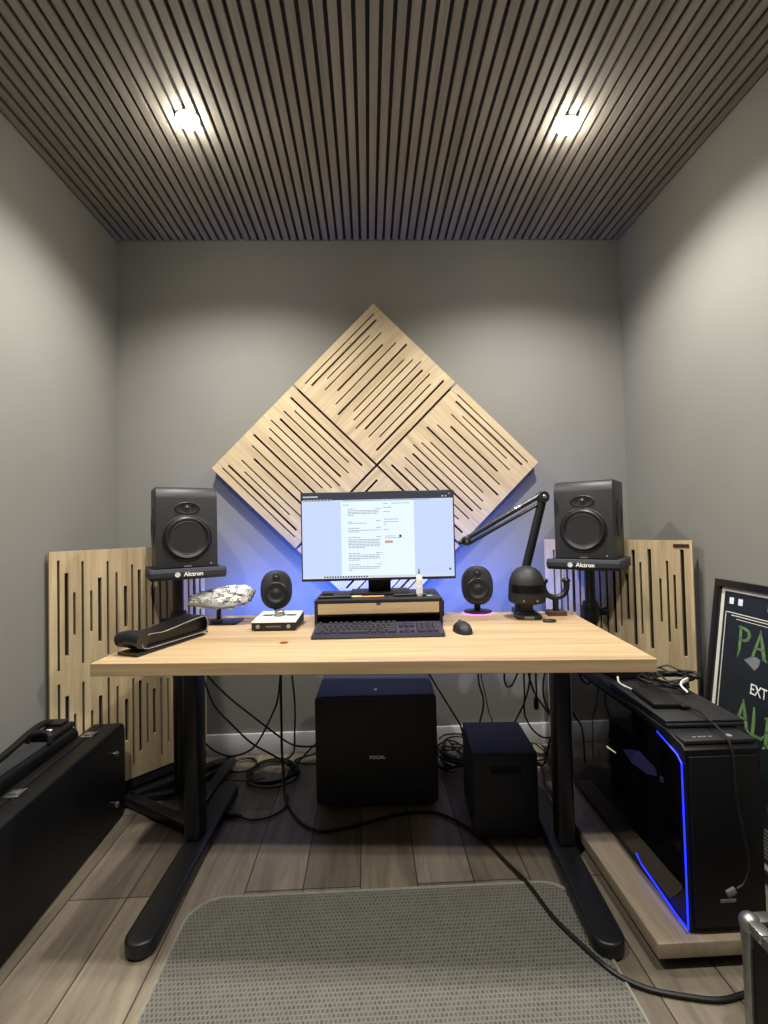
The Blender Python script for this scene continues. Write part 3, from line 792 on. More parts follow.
# ------------------------------------------------------------------ helmet, yoke, puck
hm = thing('display_helmet', 'plain black helmet ornament on a small black plinth', 'ornament', (.622, 1.865, .74), -.15)
b = MB(); prism(b, rrect(-.050, .050, -.045, .045, .012), .0005, .016, 'z', .004); prism(b, rrect(-.036, .036, -.034, .034, .012), .016, .026, 'z', .004)
obj('plinth', b, 'black', hm)
obj('plinth_plate', box(MB(), -.018, .018, -.0462, -.0445, .004, .013), 'print_grey', hm)
b = MB(); lathe(b, [(.026, .0262), (.022, .040), (.024, .062), (.03, .08)], (0, 0, 0), 'z', 24); obj('stem', b, 'black', hm)
b = MB()
lathe(b, [(.040, .058), (.060, .060), (.070, .066), (.0725, .080), (.0710, .105), (.0690, .130), (.0645, .155), (.054, .179), (.037, .196), (.016, .204), (.001, .205)], (0, 0, 0), 'z', 40, 1, 1.06)
hs = obj('shell', b, 'black', hm)
b = MB()
# visor band curved around the front
for lo_, hi_, rr_, dep in ((.104, .136, .0715, 0),):
    v = []
    for z in (lo_, hi_):
        v.append([b.verts.new((rr_*math.sin(a), -rr_*1.07*math.cos(a), z)) for a in [R(-62+124*i/20) for i in range(21)]])
    for i in range(20): b.faces.new((v[0][i], v[0][i+1], v[1][i+1], v[1][i]))
    bmesh.ops.solidify(b, geom=b.faces[:], thickness=.003)
obj('visor', b, 'gloss_black', hs)
b = MB()
for k in range(6): tube(b, [(.0715*math.sin(a), -.0765*math.cos(a), .074+k*.0001) if False else (.071*math.sin(R(-22+k*9)), -.0752*math.cos(R(-22+k*9)), z) for z in (.070, .086)], .0018, 6)
obj('chin_vents', b, 'rubber', hs)
b = MB()
for x in (-.024, .026): lathe(b, [(.004, 0), (.004, .003), (.001, .004)], (x, -.070, .078), '-y', 12)
obj('rivets', b, 'steel', hs)
disc('puck', .676, 1.778, .7403, .026, .017, .008, 'rubber', 'small black round puck lying on the desk before the yoke stand', 'puck')
yk = thing('instrument_yoke', 'black padded yoke hanger standing on a brown wooden block', 'hanger', (.752, 1.905, .74), -.1)
obj('wooden_block', box(MB(), -.036, .036, -.03, .03, .0005, .018, .002), 'walnut', yk)
obj('yoke_post', tube(MB(), [(0, 0, .018), (0, 0, .075)], .012, 14), 'rubber', yk)
b = MB(); tube(b, [(-.044, -.002, .138), (-.046, 0, .112), (-.036, 0, .086), (-.014, 0, .072), (.014, 0, .072), (.036, 0, .086), (.046, 0, .112), (.044, -.002, .138)], .0115, 12, 5); obj('padded_fork', b, 'rubber', yk)
for sx in (-1, 1):
    obj('fork_tip', lathe(MB(), [(.008, 0), (.016, .003), (.016, .012), (.010, .017)], (sx*.044, -.002, .130), 'z', 18), 'rubber', yk)

# ------------------------------------------------------------------ microphone boom arm
ba = thing('microphone_arm', 'black folding microphone boom arm clamped to the desk rear', 'microphone arm', (.620, 1.975, .74))
Pv = lambda x, y, z: Vector((x-.620, y-1.975, z-.74))
b = MB(); box(b, -.022, .022, -.03, .025, .0005, .02, .004); lathe(b, [(.014, .02), (.014, .07), (.010, .075)], (0, 0, 0), 'z', 18); obj('clamp_base', b, 'black_metal', ba)
e0, e1, e2 = Pv(.620, 1.975, .80), Pv(.732, 1.960, 1.222), Pv(.384, 1.93, 1.043)
b = MB(); tube(b, [e0, e0.lerp(e1, .97)], .0155, 12); obj('lower_arm', b, 'black_metal', ba)
b = MB(); o2 = Vector((.020, .004, -.004)); tube(b, [e0.lerp(e1, .2)+o2, e0.lerp(e1, .95)+o2], .0028, 8); obj('lower_spring_rod', b, 'black_metal', ba)
b = MB(); tube(b, [e1.lerp(e2, .03)+Vector((0, 0, .012)), e2+Vector((.02, 0, .016))], .0105, 10); obj('upper_arm', b, 'black_metal', ba)
b = MB(); tube(b, [e1.lerp(e2, .04)-Vector((0, 0, .020)), e2+Vector((.02, 0, -.010))], .0070, 10); obj('upper_tension_bar', b, 'black_metal', ba)
for k in (.30, .34):
    c = e1.lerp(e2, k)+Vector((0, 0, .012)); dvec = (e2-e1).normalized()*.0045
    b = MB(); tube(b, [c-dvec, c+dvec], .0115, 12); obj('silver_ring', b, 'steel', ba)
b = MB(); lathe(b, [(.022, -.02), (.025, -.016), (.025, .016), (.022, .02)], e1, '-y', 28); obj('elbow_joint', b, 'black_metal', ba)
b = MB(); lathe(b, [(.008, .02), (.008, .026), (.003, .028)], e1, '-y', 14); obj('elbow_bolt', b, 'steel', ba)
b = MB(); lathe(b, [(.014, -.014), (.019, -.011), (.019, .013), (.014, .016)], e2+Vector((.014, 0, .004)), '-y', 24); tube(b, [e2+Vector((.012, 0, .004)), e2+Vector((-.018, 0, -.004))], [.013, .007], 12); obj('end_joint', b, 'black_metal', ba)
b = MB(); lathe(b, [(.005, .016), (.005, .020), (.002, .021)], e2+Vector((.014, 0, .004)), '-y', 12); obj('end_bolt', b, 'steel', ba)

# ------------------------------------------------------------------ subwoofers
sb = thing('subwoofer', 'large black subwoofer on the floor under the desk middle', 'subwoofer', (.012, 1.890, 0), -.025)
w, h0, h1, dp = .242, .018, .446, .42
b = MB(); prism(b, rrect(-w, w, h0, h1, .022, 6), .0, dp, 'y', .012, 3); cab = obj('cabinet', b, 'sub_vinyl', sb, ang=25)
b = MB(); prism(b, rrect(-w+.008, w-.008, h0+.008, h1-.008, .018, 6), -.006, .002, 'y', .004, 2); obj('front_grille', b, 'vinyl', sb)
for x in (-.148, .150):
    obj('front_port', lathe(MB(), [(.040, .004), (.040, .0085), (.036, .010), (.030, .006), (.001, .0055)], (x, 0, .110), '-y', 32), 'rubber', sb)
text('lettering', 'FOCAL', .0165, 'print_white', sb, (.003, -.0068, .207), bold=.0008, xs=1.2)
obj('top_emblem', box(MB(), -.006, .006, .06, .075, h1, h1+.001), 'print_white', sb)
for x in (-.19, .19):
    for y in (.05, dp-.05): obj('foot', lathe(MB(), [(.020, 0), (.022, .004), (.022, .0225)], (x, y, 0), 'z', 18), 'rubber', sb)
s2 = thing('bass_speaker', 'smaller black speaker cabinet on the floor before the right desk leg', 'speaker', (.466, 1.684, 0), -.06)
b = MB(); box(b, -.114, .114, 0, .265, .008, .302, .004); obj('cabinet', b, 'sub_vinyl', s2)
b = MB(); box(b, -.108, .108, -.006, .0, .016, .296, .003); obj('front_panel', b, 'vinyl', s2)
b = MB(); prism(b, rrect(-.062, .062, .225, .258, .014, 5), -.0085, -.004, 'y', .002); hp = obj('recessed_port', b, 'rubber', s2)
b = MB(); prism(b, rrect(-.054, .054, .231, .252, .009, 5), -.0092, -.0084, 'y'); obj('port_opening', b, 'felt', hp)
for x in (-.09, .09):
    for y in (.02, .24): obj('foot', lathe(MB(), [(.012, 0), (.012, .0105)], (x, y, 0), 'z', 14), 'rubber', s2)

# ------------------------------------------------------------------ floor mat
fm = thing('floor_mat', 'grey woven floor mat with rounded corners before the desk', 'floor mat', (.022, 0, 0), 0)
out2 = rrect(-.572, .574, .62, 1.475, .095, 8)
b = MB(); prism(b, out2, .0005, .006, 'z'); obj('woven_surface', b, 'mat', fm)
b = MB(); tube(b, [(x, y, .0055) for x, y in out2+[out2[0]]], .0042, 6); obj('bound_edge', b, 'mat_edge', fm)

# ------------------------------------------------------------------ guitar cases
ax = math.atan2(.68, -.02)
gc = thing('guitar_case', 'black hard guitar case with silver latches lying on its side at left', 'guitar case', (-.955, .70, 0), ax)
Lc, Hc_ = 1.25, .362
prof = rrect(0, Lc, .004, Hc_, .035, 6)
b = MB(); prism(b, prof, 0, .070, 'y', .008, 3); obj('case_body', b, 'tolex', gc, ang=30)
b = MB(); prism(b, prof, .0715, .110, 'y', .006, 3); obj('lid', b, 'tolex', gc, ang=30)
def latch(x):
    b = MB(); box(b, x-.022, x+.022, .048, .092, Hc_-.001, Hc_+.004, .001); box(b, x-.012, x+.012, .055, .084, Hc_+.004, Hc_+.009, .002)
    tube(b, [(x-.016, .05, Hc_+.006), (x+.016, .05, Hc_+.006)], .003, 8)
    obj('latch', b, 'steel', gc)
for x in (.36, .735, 1.12): latch(x)
hd = obj('handle', tube(MB(), [(.45, .07, Hc_+.004), (.46, .07, Hc_+.030), (.52, .07, Hc_+.036), (.58, .07, Hc_+.030), (.59, .07, Hc_+.004)], .009, 10, 5), 'leather', gc)
b = MB()
for x in (.45, .59): lathe(b, [(.012, 0), (.012, .006), (.006, .008)], (x, .07, Hc_-.001), 'z', 14)
obj('handle_ring', b, 'steel', hd)
for x, z in ((1.175, .262), (1.175, .072), (.3, .262), (.3, .072)):
    obj('stud', lathe(MB(), [(.011, 0), (.011, .003), (.007, .008), (.001, .010)], (x, 0, z), '-y', 18), 'steel', gc)
gb = thing('instrument_case', 'dark padded instrument case between the guitar case and left wall', 'instrument case', (-1.085, .68, 0), R(90.4))
Lb = 1.155
b = MB(); prism(b, rrect(0, Lb, .004, .400, .04, 6), .006, .096, 'y', .018, 4); obj('shell', b, 'tolex', gb, ang=30)
b = MB(); box(b, .1, Lb-.16, .016, .076, .399, .406, .003); obj('padded_panel', b, 'fabric', gb)
b = MB(); tube(b, [(.0, .088, .397), (.5, .088, .400), (.85, .088, .410), (1.0, .088, .433), (1.07, .086, .437), (1.13, .08, .417)], .012, 10, 5); obj('rim', b, 'tolex', gb)
b = MB(); box(b, Lb-.15, Lb-.02, .012, .094, .397, .421, .010, 3); obj('end_block', b, 'tolex', gb)
b = MB(); tube(b, [(.99, .012, .401), (1.0, .02, .427), (1.005, .05, .433), (1.0, .08, .427), (.99, .09, .405)], .010, 10, 5); obj('carry_handle', b, 'leather', gb)
b = MB(); box(b, 1.02, 1.055, .045, .065, .421, .423); obj('white_tag', b, 'print_white', gb)
b = MB(); box(b, Lb-.075, Lb-.03, .03, .085, .421, .433, .004); obj('end_bumper', b, 'rubber', gb)

# ------------------------------------------------------------------ computer on a rolling board
bd = thing('rolling_board', 'oak board on low casters carrying the black computer tower', 'board', (.693, 1.172, 0), 0)
obj('plank', box(MB(), 0, .345, 0, .74, .034, .071, .002), 'oak_board', bd)
for x in (.05, .295):
    for y in (.06, .68):
        b = MB(); lathe(b, [(.015, -.009), (.0165, -.006), (.0165, .006), (.015, .009)], (x, y, .0167), 'x', 20); box(b, x-.013, x+.013, y-.016, y+.016, .0255, .0338, .002)
        obj('caster', b, 'rubber', bd)
b = MB(); box(b, .03, .315, .022, .718, .012, .0338); obj('gap_shade_block', b, 'felt', bd)  # black block put in for the shade in the gap under the plank
pc = thing('computer_tower', 'black computer tower with blue light strip and dark glass side', 'computer', (.786, 1.191, .0715), 0)
PW, PD, PH = .206, .68, .482
b = MB(); prism(b, [(.0, .014), (.010, .004), (PD, .004), (PD, PH), (.075, PH), (.014, PH-.012), (0, PH-.022)], .004, PW-.004, 'x', .003, 2); obj('chassis', b, 'pc_steel', pc)
b = MB(); prism(b, [(.055, .055), (.075, .035), (PD-.02, .035), (PD-.02, PH-.014), (.09, PH-.014), (.02, PH-.045), (.02, .10)], -.002, .0035, 'x'); obj('glass_side', b, 'glass_dark', pc)
b = MB(); box(b, .012, PW-.012, -.006, .001, .022, PH-.036, .004); obj('front_panel', b, 'pc_steel', pc)
b = MB(); box(b, .010, PW-.010, .008, .064, PH-.012, PH-.002, .002); obj('port_panel', b, 'black', pc)
b = MB()
for k, x in enumerate((.045, .060, .072, .088)): box(b, x, x+.008, .025, .030, PH-.002, PH-.0008)
lathe(b, [(.008, 0), (.008, .0015), (.005, .002)], (.145, .032, PH-.003), 'z', 18)
obj('ports', b, 'print_grey', pc)
b = MB(); box(b, .078, .118, -.0072, -.0058, .082, .090); obj('front_badge', b, 'print_grey', pc)
b = MB(); tube(b, [(-.002, .105, PH-.018), (-.002, .022, PH-.040), (-.002, .004, PH-.056), (-.002, .002, .012)], .0019, 6)
tube(b, [(-.002, .002, .012), (-.002, .050, .012), (-.002, .20, .030), (-.002, .232, .045)], .0024, 6)
obj('blue_light_strip', b, 'blue_led', pc)
b = MB(); box(b, -.001, .003, PD-.018, PD+.001, .02, PH-.01); obj('rear_edge', b, 'pc_rear', pc)
b = MB(); prism(b, [(.333, .294), (.337, .297), (.393, .291), (.389, .287)], -.0034, -.0021, 'x'); obj('pale_mark', b, 'lit_mark', pc)
b = MB(); prism(b, [(.290, .328), (.235, .352), (.193, .366), (.120, .356), (.112, .338), (.160, .318), (.239, .310)], -.0026, -.0021, 'x'); prism(b, [(.100, .346), (.084, .350), (.080, .336), (.098, .330)], -.0026, -.0021, 'x'); obj('painted_glow', b, 'dim_blue', pc)  # dim blue light painted on the opaque glass, with no interior behind
ZP = .0715+PH
lp = thing('closed_laptop', 'thin flat black closed laptop lying on the computer tower', 'laptop', (.795, 1.268, ZP+.0015), -.03)
obj('base', box(MB(), 0, .212, 0, .325, 0, .010, .003), 'black', lp)
obj('lid', box(MB(), 0, .212, .004, .325, .0104, .018, .003), 'black', lp)
ZQ = ZP+.0015+.018
hdv = thing('portable_drive', 'small black slab drive lying on the closed laptop', 'drive', (.812, 1.352, ZQ+.0005), -.08)
obj('casing', box(MB(), 0, .085, 0, .14, 0, .014, .004), 'rubber', hdv)
obj('plug', box(MB(), .072, .098, -.012, .012, .002, .013, .003), 'rubber', hdv)
bb = tag(obj('black_box', box(MB(), 0, .15, 0, .14, 0, .038, .004), 'black', None, (.86, 1.655, ZP+.001), (0, 0, .1)), 'small dark box at the rear of the computer tower top', 'box')
def cable(name, pts, r, label, cat='cable', group=None, mat='cable', sm=6):
    return tag(obj(name, tube(MB(), pts, r, 7, sm), mat), label, cat, group)
cable('data_cable', [(.902, 1.345, ZQ+.008), (.905, 1.29, ZQ+.012), (.905, 1.255, ZQ+.004), (.906, 1.20, .56), (.906, 1.176, .52), (.905, 1.172, .44), (.918, 1.170, .34), (.930, 1.170, .26), (.915, 1.168, .215), (.895, 1.168, .200)], .0028, 'thin black data cable hanging down the front of the tower')
pl = tag(obj('data_plug', box(MB(), -.012, .012, -.004, .004, -.008, .008, .002), 'print_grey', None, (.880, 1.168, .192), (0, R(-25), 0)), 'grey plug at the end of the cable hanging down the tower', 'plug')
rnd = random.Random(11)
for k in range(3):
    pts = []
    for i in range(26):
        a = i/25*2*PI*2.2+k; rr_ = .075+.018*math.sin(3*a+k)
        pts.append((.965+rr_*math.cos(a)*.95+k*.008, 1.53+rr_*math.sin(a)*.85, ZQ+.010+.010*k+.012*abs(math.sin(1.7*a+k))+(0.012 if k == 2 and i % 7 == 3 else 0)))
    cable('bundled_cable', pts, .0032, 'black cable in the loose bundle on top of the computer tower', group='cables bundled on the computer tower', sm=3)
cable('earphone_cable', [(.842, 1.455, ZQ+.004), (.825, 1.52, ZQ+.005), (.822, 1.56, ZQ+.006), (.838, 1.60, ZQ+.012)], .0034, 'short white cable lying along the edge of the closed laptop', mat='white')
wp = thing('white_plug', 'white plug lying among the cables on the computer tower', 'plug', (.985, 1.475, ZQ+.030), .6)
obj('plug_body', box(MB(), -.018, .018, -.008, .008, 0, .014, .003), 'white', wp)
obj('plug_lead', tube(MB(), [(-.018, 0, .007), (-.04, -.008, .0), (-.05, -.03, -.012)], .003, 8, 4), 'white', wp)

# ------------------------------------------------------------------ framed poster
pr = thing('framed_poster', 'large dark poster in black frame leaning on the right wall', 'poster', (1.208, 1.762, .004), -PI/2, rot=(R(-7.6), 0, -PI/2-.02))
# local: x runs toward the camera, z up, front faces -y (towards the room)
FW, FH = .64, .892
b = MB(); box(b, 0, FW, -.016, .016, 0, .026, .002); box(b, 0, FW, -.016, .016, FH-.026, FH, .002); box(b, 0, .026, -.016, .016, .0262, FH-.0262, .002); box(b, FW-.026, FW, -.016, .016, .0262, FH-.0262, .002)
obj('frame', b, 'frame', pr)
b = MB(); box(b, .022, FW-.022, -.003, .008, .022, FH-.022); obj('margin', b, 'poster_margin', pr)
b = MB(); box(b, .044, FW-.040, -.0045, -.0032, .046, FH-.040); art = obj('print', b, 'poster_black', pr)
def edge_line(b, x0, x1, z0, z1): box(b, x0, x1, -.0052, -.0045, z0, z1)
b = MB(); edge_line(b, .056, .0595, .06, FH-.112); edge_line(b, .056, FW-.06, FH-.115, FH-.112); edge_line(b, .085, FW-.09, FH-.124, FH-.121); edge_line(b, .11, FW-.12, FH-.134, FH-.132)
obj('border_line', b, 'poster_margin', art)
b = MB()
for x in (.070, .112, .240, .33): box(b, x, x+.020, -.0052, -.0045, FH-.083, FH-.060)
obj('small_emblems', b, 'print_white', art)
def stroke(b, pts, y=-.0054):
    """tapered pen stroke through (x, z, width) points"""
    for (x0, z0, w0), (x1, z1, w1) in zip(pts, pts[1:]):
        d = Vector((x1-x0, z1-z0)).normalized(); n_ = Vector((-d.y, d.x)); e_ = d*.002
        prism(b, [(x0+n_.x*w0/2-e_.x, z0+n_.y*w0/2-e_.y), (x0-n_.x*w0/2-e_.x, z0-n_.y*w0/2-e_.y), (x1-n_.x*w1/2+e_.x, z1-n_.y*w1/2+e_.y), (x1+n_.x*w1/2+e_.x, z1+n_.y*w1/2+e_.y)], y, -.0046, 'y')
def glyph(b, ch, x, z, h, w):
    G = {'P': [[(.10, 1.04, .10), (.12, .5, .15), (.11, .05, .13), (.02, -.22, .03)], [(-.06, 1.0, .03), (.35, .98, .10), (.62, .90, .13), (.70, .74, .15), (.60, .56, .13), (.36, .48, .10), (.12, .50, .06)]],
         'A': [[(.44, 1.02, .06), (.26, .5, .13), (.04, -.04, .12), (-.12, -.10, .03)], [(.40, 1.06, .04), (.58, .55, .15), (.76, .02, .15), (.92, -.06, .03)], [(.16, .34, .07), (.72, .34, .09)]],
         'S': [[(.72, .86, .05), (.56, 1.0, .10), (.28, .98, .13), (.14, .80, .14), (.24, .62, .15), (.54, .46, .16), (.66, .26, .15), (.54, .06, .13), (.26, .0, .11), (.02, .14, .04)]],
         'L': [[(.10, 1.06, .08), (.13, .5, .15), (.11, .04, .14)], [(-.04, .02, .06), (.36, .04, .13), (.68, .06, .10), (.80, .22, .03)]],
         'E': [[(.12, 1.04, .10), (.14, .5, .16), (.12, .0, .14), (-.02, -.14, .03)], [(-.02, .98, .05), (.44, .96, .11), (.70, 1.04, .04)], [(.12, .52, .10), (.46, .52, .10), (.60, .60, .03)], [(.08, .03, .12), (.50, .03, .13), (.76, -.10, .03)]]}
    for st_ in G[ch]: stroke(b, [(x+px_*w, z+pz_*h, pw_*h*1.05) for px_, pz_, pw_ in st_])
for k, (ch, x) in enumerate((('P', .128), ('A', .192), ('S', .268))):
    b = MB(); glyph(b, ch, x, FH-.240, .084, .066); obj('green_letter', b, 'poster_green', art)
for ch, x, dz in (('A', .146, 0), ('L', .214, -.010), ('E', .268, -.020)):
    b = MB(); glyph(b, ch, x, FH-.486+dz, .086, .066); obj('green_letter', b, 'poster_green', art)
text('white_lettering', 'EXT', .050, 'print_white', art, (.196, -.0052, FH-.350), align='LEFT', xs=.78)
b = MB(); prism(b, [(.160, FH-.262), (.186, FH-.248), (.208, FH-.240), (.228, FH-.246), (.224, FH-.268), (.208, FH-.286), (.186, FH-.274)], -.0055, -.0046, 'y'); obj('pale_shape', b, 'print_grey', art)
b = MB()
rnd = random.Random(5)
for k in range(16):
    x = .30+rnd.random()*.26; z = .16+rnd.random()*.16; box(b, x, x+rnd.uniform(.01, .05), -.0052, -.0046, z, z+rnd.uniform(.006, .03))
obj('dim_marks', b, 'poster_dim', art)
b = MB()
for k in range(8): box(b, .30, .52, -.0053, -.0046, .06+k*.011, .065+k*.011)
prism(b, [(.33, .17), (.40, .165), (.41, .195), (.35, .205)], -.0055, -.0046, 'y')
obj('foot_credits', b, 'print_grey', art)

# ------------------------------------------------------------------ flight case
fc = thing('flight_case', 'black flight case with silver edges at the lower right corner', 'flight case', (.771, 1.0, 0), 0)
fw, fd, fh = .46, .42, .280
b = MB(); box(b, .006, fw-.006, -fd+.006, -.006, .004, fh-.006); obj('case_panels', b, 'tolex', fc)
b = MB(); e = .022; k = .003
for x0, x1 in ((0, e), (fw-e, fw)):
    for y0, y1 in ((-e, 0), (-fd, -fd+e)): box(b, x0, x1, y0, y1, .0, fh, .0025)
for z0, z1 in ((.0, e), (fh-e, fh)):
    for y0, y1 in ((-e, 0), (-fd, -fd+e)): box(b, e, fw-e, y0, y1, z0, z1, .0025)
    for x0, x1 in ((0, e), (fw-e, fw)): box(b, x0, x1, -fd+e, -e, z0, z1, .0025)
obj('edge_rails', b, 'alu', fc)
for x in (.012, fw-.012):
    for y in (-.012, -fd+.012):
        b = MB()
        bmesh.ops.create_uvsphere(b, u_segments=20, v_segments=12, radius=.021, matrix=Matrix.Translation((x, y, fh-.010)))
        sx = 1 if x < .1 else -1; sy = -1 if y > -.1 else 1
        box(b, x-.014, x+.014, y-.014, y+.014, fh-.055, fh-.010, .004)
        box(b, min(x, x+sx*.045), max(x, x+sx*.045), y-.014, y+.014, fh-.014, fh+.003, .003)
        box(b, x-.014, x+.014, min(y, y+sy*.045), max(y, y+sy*.045), fh-.014, fh+.003, .003)
        obj('corner_ball', b, 'alu', fc)
for y in (-.05, -.2, -.36):
    obj('rivet', lathe(MB(), [(.006, 0), (.006, .002), (.002, .004)], (0, y, fh-.012), '-x', 12), 'steel', fc)

# ------------------------------------------------------------------ cables under the desk
CB = {
'left1':[(-0.755,2.130,0.67),(-0.755,2.130,0.517),(-0.740,2.130,0.453),(-0.697,2.130,0.339),(-0.623,2.130,0.255),(-0.537,2.130,0.170),(-0.450,2.130,0.117),(-0.413,2.270,0.008),(-0.344,2.163,0.008)],
'left2':[(-0.76,2.160,0.66),(-0.749,2.160,0.501),(-0.724,2.160,0.449),(-0.643,2.160,0.364),(-0.568,2.160,0.300),(-0.480,2.160,0.228),(-0.379,2.160,0.151),(-0.315,2.160,0.133),(-0.238,2.160,0.133)],
'left3':[(-0.400,2.05,0.68),(-0.400,2.100,0.520),(-0.401,2.100,0.464),(-0.412,2.100,0.378),(-0.435,2.100,0.310),(-0.505,2.100,0.183),(-0.561,2.100,0.142),(-0.623,2.100,0.132),(-0.678,2.100,0.150),(-0.727,2.100,0.191),(-0.748,2.100,0.254),(-0.743,2.100,0.364),(-0.743,2.100,0.6)],
'left4':[(-0.410,2.03,0.68),(-0.404,2.120,0.502),(-0.403,2.120,0.383),(-0.403,2.120,0.257),(-0.403,2.120,0.133),(-0.384,2.050,0.045),(-0.361,1.966,0.008),(-0.309,1.859,0.008),(-0.257,1.795,0.008),(-0.201,1.763,0.008),(-0.128,1.770,0.008),(-0.033,1.800,0.008),(0.096,1.845,0.008),(0.167,1.851,0.008),(0.249,1.833,0.008),(0.330,1.755,0.008),(0.387,1.659,0.008),(0.430,1.555,0.008),(0.464,1.465,0.012),(0.493,1.339,0.0125),(0.531,1.252,0.0125),(0.577,1.170,0.0120),(0.637,1.130,0.008),(0.724,1.105,0.008),(0.791,1.095,0.008),(0.852,1.105,0.008),(0.900,1.118,0.008)],
'left5':[(-0.357,2.03,0.68),(-0.357,2.150,0.498),(-0.357,2.150,0.447),(-0.350,2.150,0.370),(-0.347,2.150,0.294),(-0.351,2.150,0.192),(-0.356,2.150,0.116),(-0.421,2.312,0.008),(-0.479,2.330,0.008)],
'left6':[(-0.361,2.007,0.008),(-0.353,1.936,0.008),(-0.370,1.890,0.008),(-0.418,1.854,0.008),(-0.470,1.847,0.008),(-0.515,1.865,0.008)],
'left7':[(-0.66,2.145,0.008),(-0.603,2.133,0.008),(-0.540,2.130,0.008),(-0.480,2.145,0.008)],
'left8':[(-0.262,2.364,0.008),(-0.328,2.332,0.008),(-0.376,2.289,0.008),(-0.331,2.258,0.008),(-0.250,2.252,0.008)],
'left9':[(-0.260,2.200,0.128),(-0.301,2.170,0.100),(-0.363,2.240,0.012),(-0.382,2.203,0.008),(-0.396,2.097,0.008)],
'right1':[(0.245,2.05,0.68),(0.252,2.150,0.478),(0.267,2.150,0.428),(0.313,2.150,0.347),(0.363,2.150,0.262),(0.401,2.150,0.190),(0.440,2.300,0.008)],
'right2':[(0.487,2.0,0.68),(0.487,2.150,0.470),(0.485,2.150,0.393),(0.502,2.150,0.328),(0.501,2.150,0.276),(0.486,2.150,0.223),(0.478,2.150,0.161),(0.47,2.15,.02)],
'right3':[(0.490,2.0,0.68),(0.502,2.180,0.448),(0.520,2.180,0.329),(0.534,2.180,0.250),(0.549,2.180,0.208),(0.552,2.180,0.145),(0.555,2.18,.02)],
'right4':[(0.591,1.99,0.68),(0.591,2.090,0.482),(0.588,2.100,0.419),(0.601,2.100,0.390),(0.623,2.100,0.398),(0.648,2.100,0.448),(0.654,2.090,0.486),(.655,1.98,.68)],
'right5':[(0.72,1.98,0.68),(0.724,2.140,0.465),(0.711,2.140,0.376),(0.686,2.140,0.299),(0.647,2.140,0.226),(0.619,2.140,0.173),(.61,2.14,.02)],
'right6':[(0.70,1.98,0.68),(0.704,2.120,0.472),(0.717,2.120,0.382),(0.748,2.120,0.317),(0.804,2.120,0.241),(0.854,2.120,0.186)],
'right7':[(0.732,1.98,0.68),(0.732,2.090,0.477),(0.730,2.100,0.414),(0.731,2.100,0.363),(0.728,2.100,0.340)],
'right8':[(0.70,2.0,0.68),(0.70,2.160,0.45),(0.696,2.160,0.330),(0.692,2.160,0.272),(0.700,2.160,0.220),(0.731,2.160,0.167),(0.776,2.160,0.133),(0.836,2.160,0.131)],
'right9':[(0.79,1.97,0.68),(0.791,2.130,0.466),(0.773,2.130,0.390),(0.774,2.130,0.326),(0.795,2.130,0.267),(0.834,2.130,0.227)],
'right10':[(0.800,2.100,0.183),(0.790,2.130,0.116),(0.775,2.16,0.010),(0.750,2.20,0.008),(0.720,2.23,0.008),(0.68,2.26,0.008)],
'right11':[(0.76,2.15,0.008),(0.745,2.08,0.008),(0.722,2.012,0.008),(0.71,1.95,0.008)],
}
CL = {'left1': 'black cable sagging from the left desk leg down to the coil', 'left2': 'black cable sloping from the left desk leg to the subwoofer side',
 'left3': 'black cable looping low between left desk leg and desk middle', 'left4': 'long black cable running across the floor and over the mat',
 'left5': 'black cable hanging straight beside the subwoofer left side', 'left6': 'short black cable on the floor ending at a black plug by left foot',
 'left7': 'straight black cable on the floor between left stand base and coil', 'left8': 'black cable bent in a hook at the wall left of the subwoofer',
 'left9': 'black cable dropping from the subwoofer side to the coil', 'right1': 'black cable slanting down just right of the subwoofer',
 'right2': 'wavy black cable hanging behind the left half of the smaller speaker', 'right3': 'thin black cable hanging beside the wavy one behind smaller speaker',
 'right4': 'black cable hanging in a small loop under the desk top', 'right5': 'black cable curving down behind the smaller speaker right edge',
 'right6': 'black cable slanting right behind the right desk leg', 'right7': 'short black cable hanging with a plug left of right desk leg',
 'right8': 'black cable drooping in a wide curve to the right desk leg', 'right9': 'black cable bowed close to the left of right desk leg',
 'right10': 'black cable running along the floor behind right desk leg', 'right11': 'black cable on the floor between smaller speaker and right desk leg'}
for k, pts in CB.items():
    r_ = .0055 if k == 'left4' else (.0026 if k in ('right3', 'left7') else .0042)
    cable('cable', pts, r_, CL[k])
tag(obj('cable_plug', tube(MB(), [(0, 0, 0), (.018, 0, 0), (.06, 0, 0), (.066, 0, 0)], [.006, .009, .014, .012], 10), 'rubber', None, (-.512, 1.862, .0145), (0, 0, R(163))), 'black mains plug on the floor beside the left desk foot', 'plug')
tag(obj('cable_plug', tube(MB(), [(0, 0, 0), (0, 0, -.012), (0, 0, -.05), (0, 0, -.056)], [.005, .010, .011, .009], 10), 'rubber', None, (.7275, 2.10, .342)), 'black plug hanging in the air left of the right desk leg', 'plug')
rnd = random.Random(21)
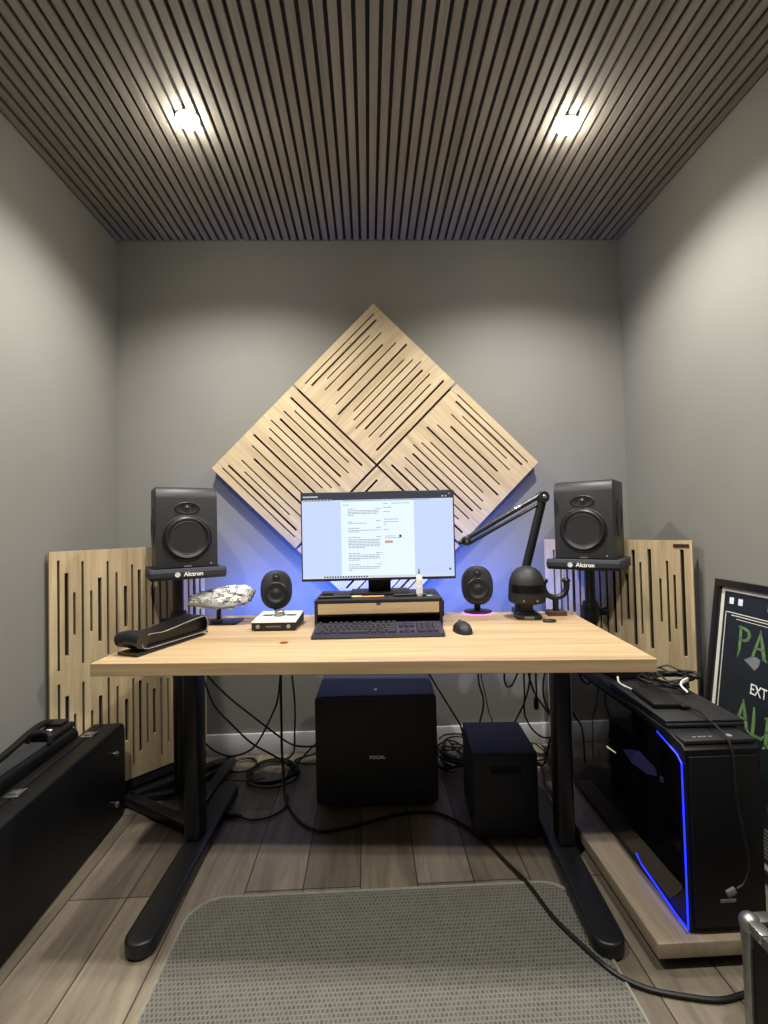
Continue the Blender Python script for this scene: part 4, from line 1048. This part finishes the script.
def loops(cx, cy, rx, ry, turns, jit, z, seed, ph=0):
    q = random.Random(seed); pts = []; n_ = int(turns*14)
    ox, oy = 0, 0
    for i in range(n_):
        a = ph+2*PI*i/14
        if i % 7 == 0: sx_, sy_ = 1+q.uniform(-jit, jit), 1+q.uniform(-jit, jit); ox, oy = q.uniform(-jit, jit)*rx*.5, q.uniform(-jit, jit)*ry*.5
        pts.append((cx+ox+rx*sx_*math.cos(a), cy+oy+ry*sy_*math.sin(a), z+.004*(i/14)+.006*abs(math.sin(a*1.3+seed))))
    return pts
cable('coiled_cable', loops(-.455, 2.165, .105, .105, 4.2, .16, .008, 2), .0042, 'black cable coiled on the floor left of the subwoofer', sm=3)
cable('coiled_cable', loops(-.608, 2.255, .055, .062, 1.6, .08, .008, 5), .0038, 'single small loop of black cable left of the main coil', sm=3)
for k in range(4):
    cable('tangled_cable', loops(.345+.012*k, 2.20-.02*k, .062+.006*k, .11, 3, .35, .008+.03*k, 30+k, k), .0036, 'black cable in the tangle between subwoofer and smaller speaker', group='tangled cables between the floor speakers', sm=3)
for k in range(2):
    cable('tangled_cable', loops(.755, 2.215+.03*k, .05, .055, 2, .3, .010+.02*k, 50+k, k), .0034, 'black cable in the small pile behind the right desk leg', group='cables piled behind the right desk leg', sm=3)

# ------------------------------------------------------------------ camera
f, pitch, yaw, roll, hcam = 472.79, .0240, .0333, -.0228, 1.1267
sy_, cy_, sp_, cp_ = math.sin(yaw), math.cos(yaw), math.sin(pitch), math.cos(pitch)
fw_ = Vector((sy_*cp_, cy_*cp_, sp_)); rt = Vector((cy_, -sy_, 0)); up = rt.cross(fw_)
c_, s_ = math.cos(roll), math.sin(roll)
rt2 = rt*c_+up*s_; up2 = -rt*s_+up*c_
m = Matrix((rt2, up2, -fw_)).transposed().to_4x4(); m.translation = (0, 0, hcam)
cam = bpy.data.cameras.new('camera'); co = bpy.data.objects.new('camera', cam); C.objects.link(co); co.matrix_world = m
cam.sensor_fit = 'VERTICAL'; cam.sensor_height = 24; cam.lens = f/1024*24; cam.clip_start = .02
bpy.context.scene.camera = co
w_ = bpy.data.worlds.new('world'); bpy.context.scene.world = w_; w_.use_nodes = True
w_.node_tree.nodes['Background'].inputs['Color'].default_value = (.05, .05, .055, 1)
w_.node_tree.nodes['Background'].inputs['Strength'].default_value = .2
vs = bpy.context.scene.view_settings
vs.view_transform = 'Standard'; vs.look = 'None'; vs.exposure = 0.1
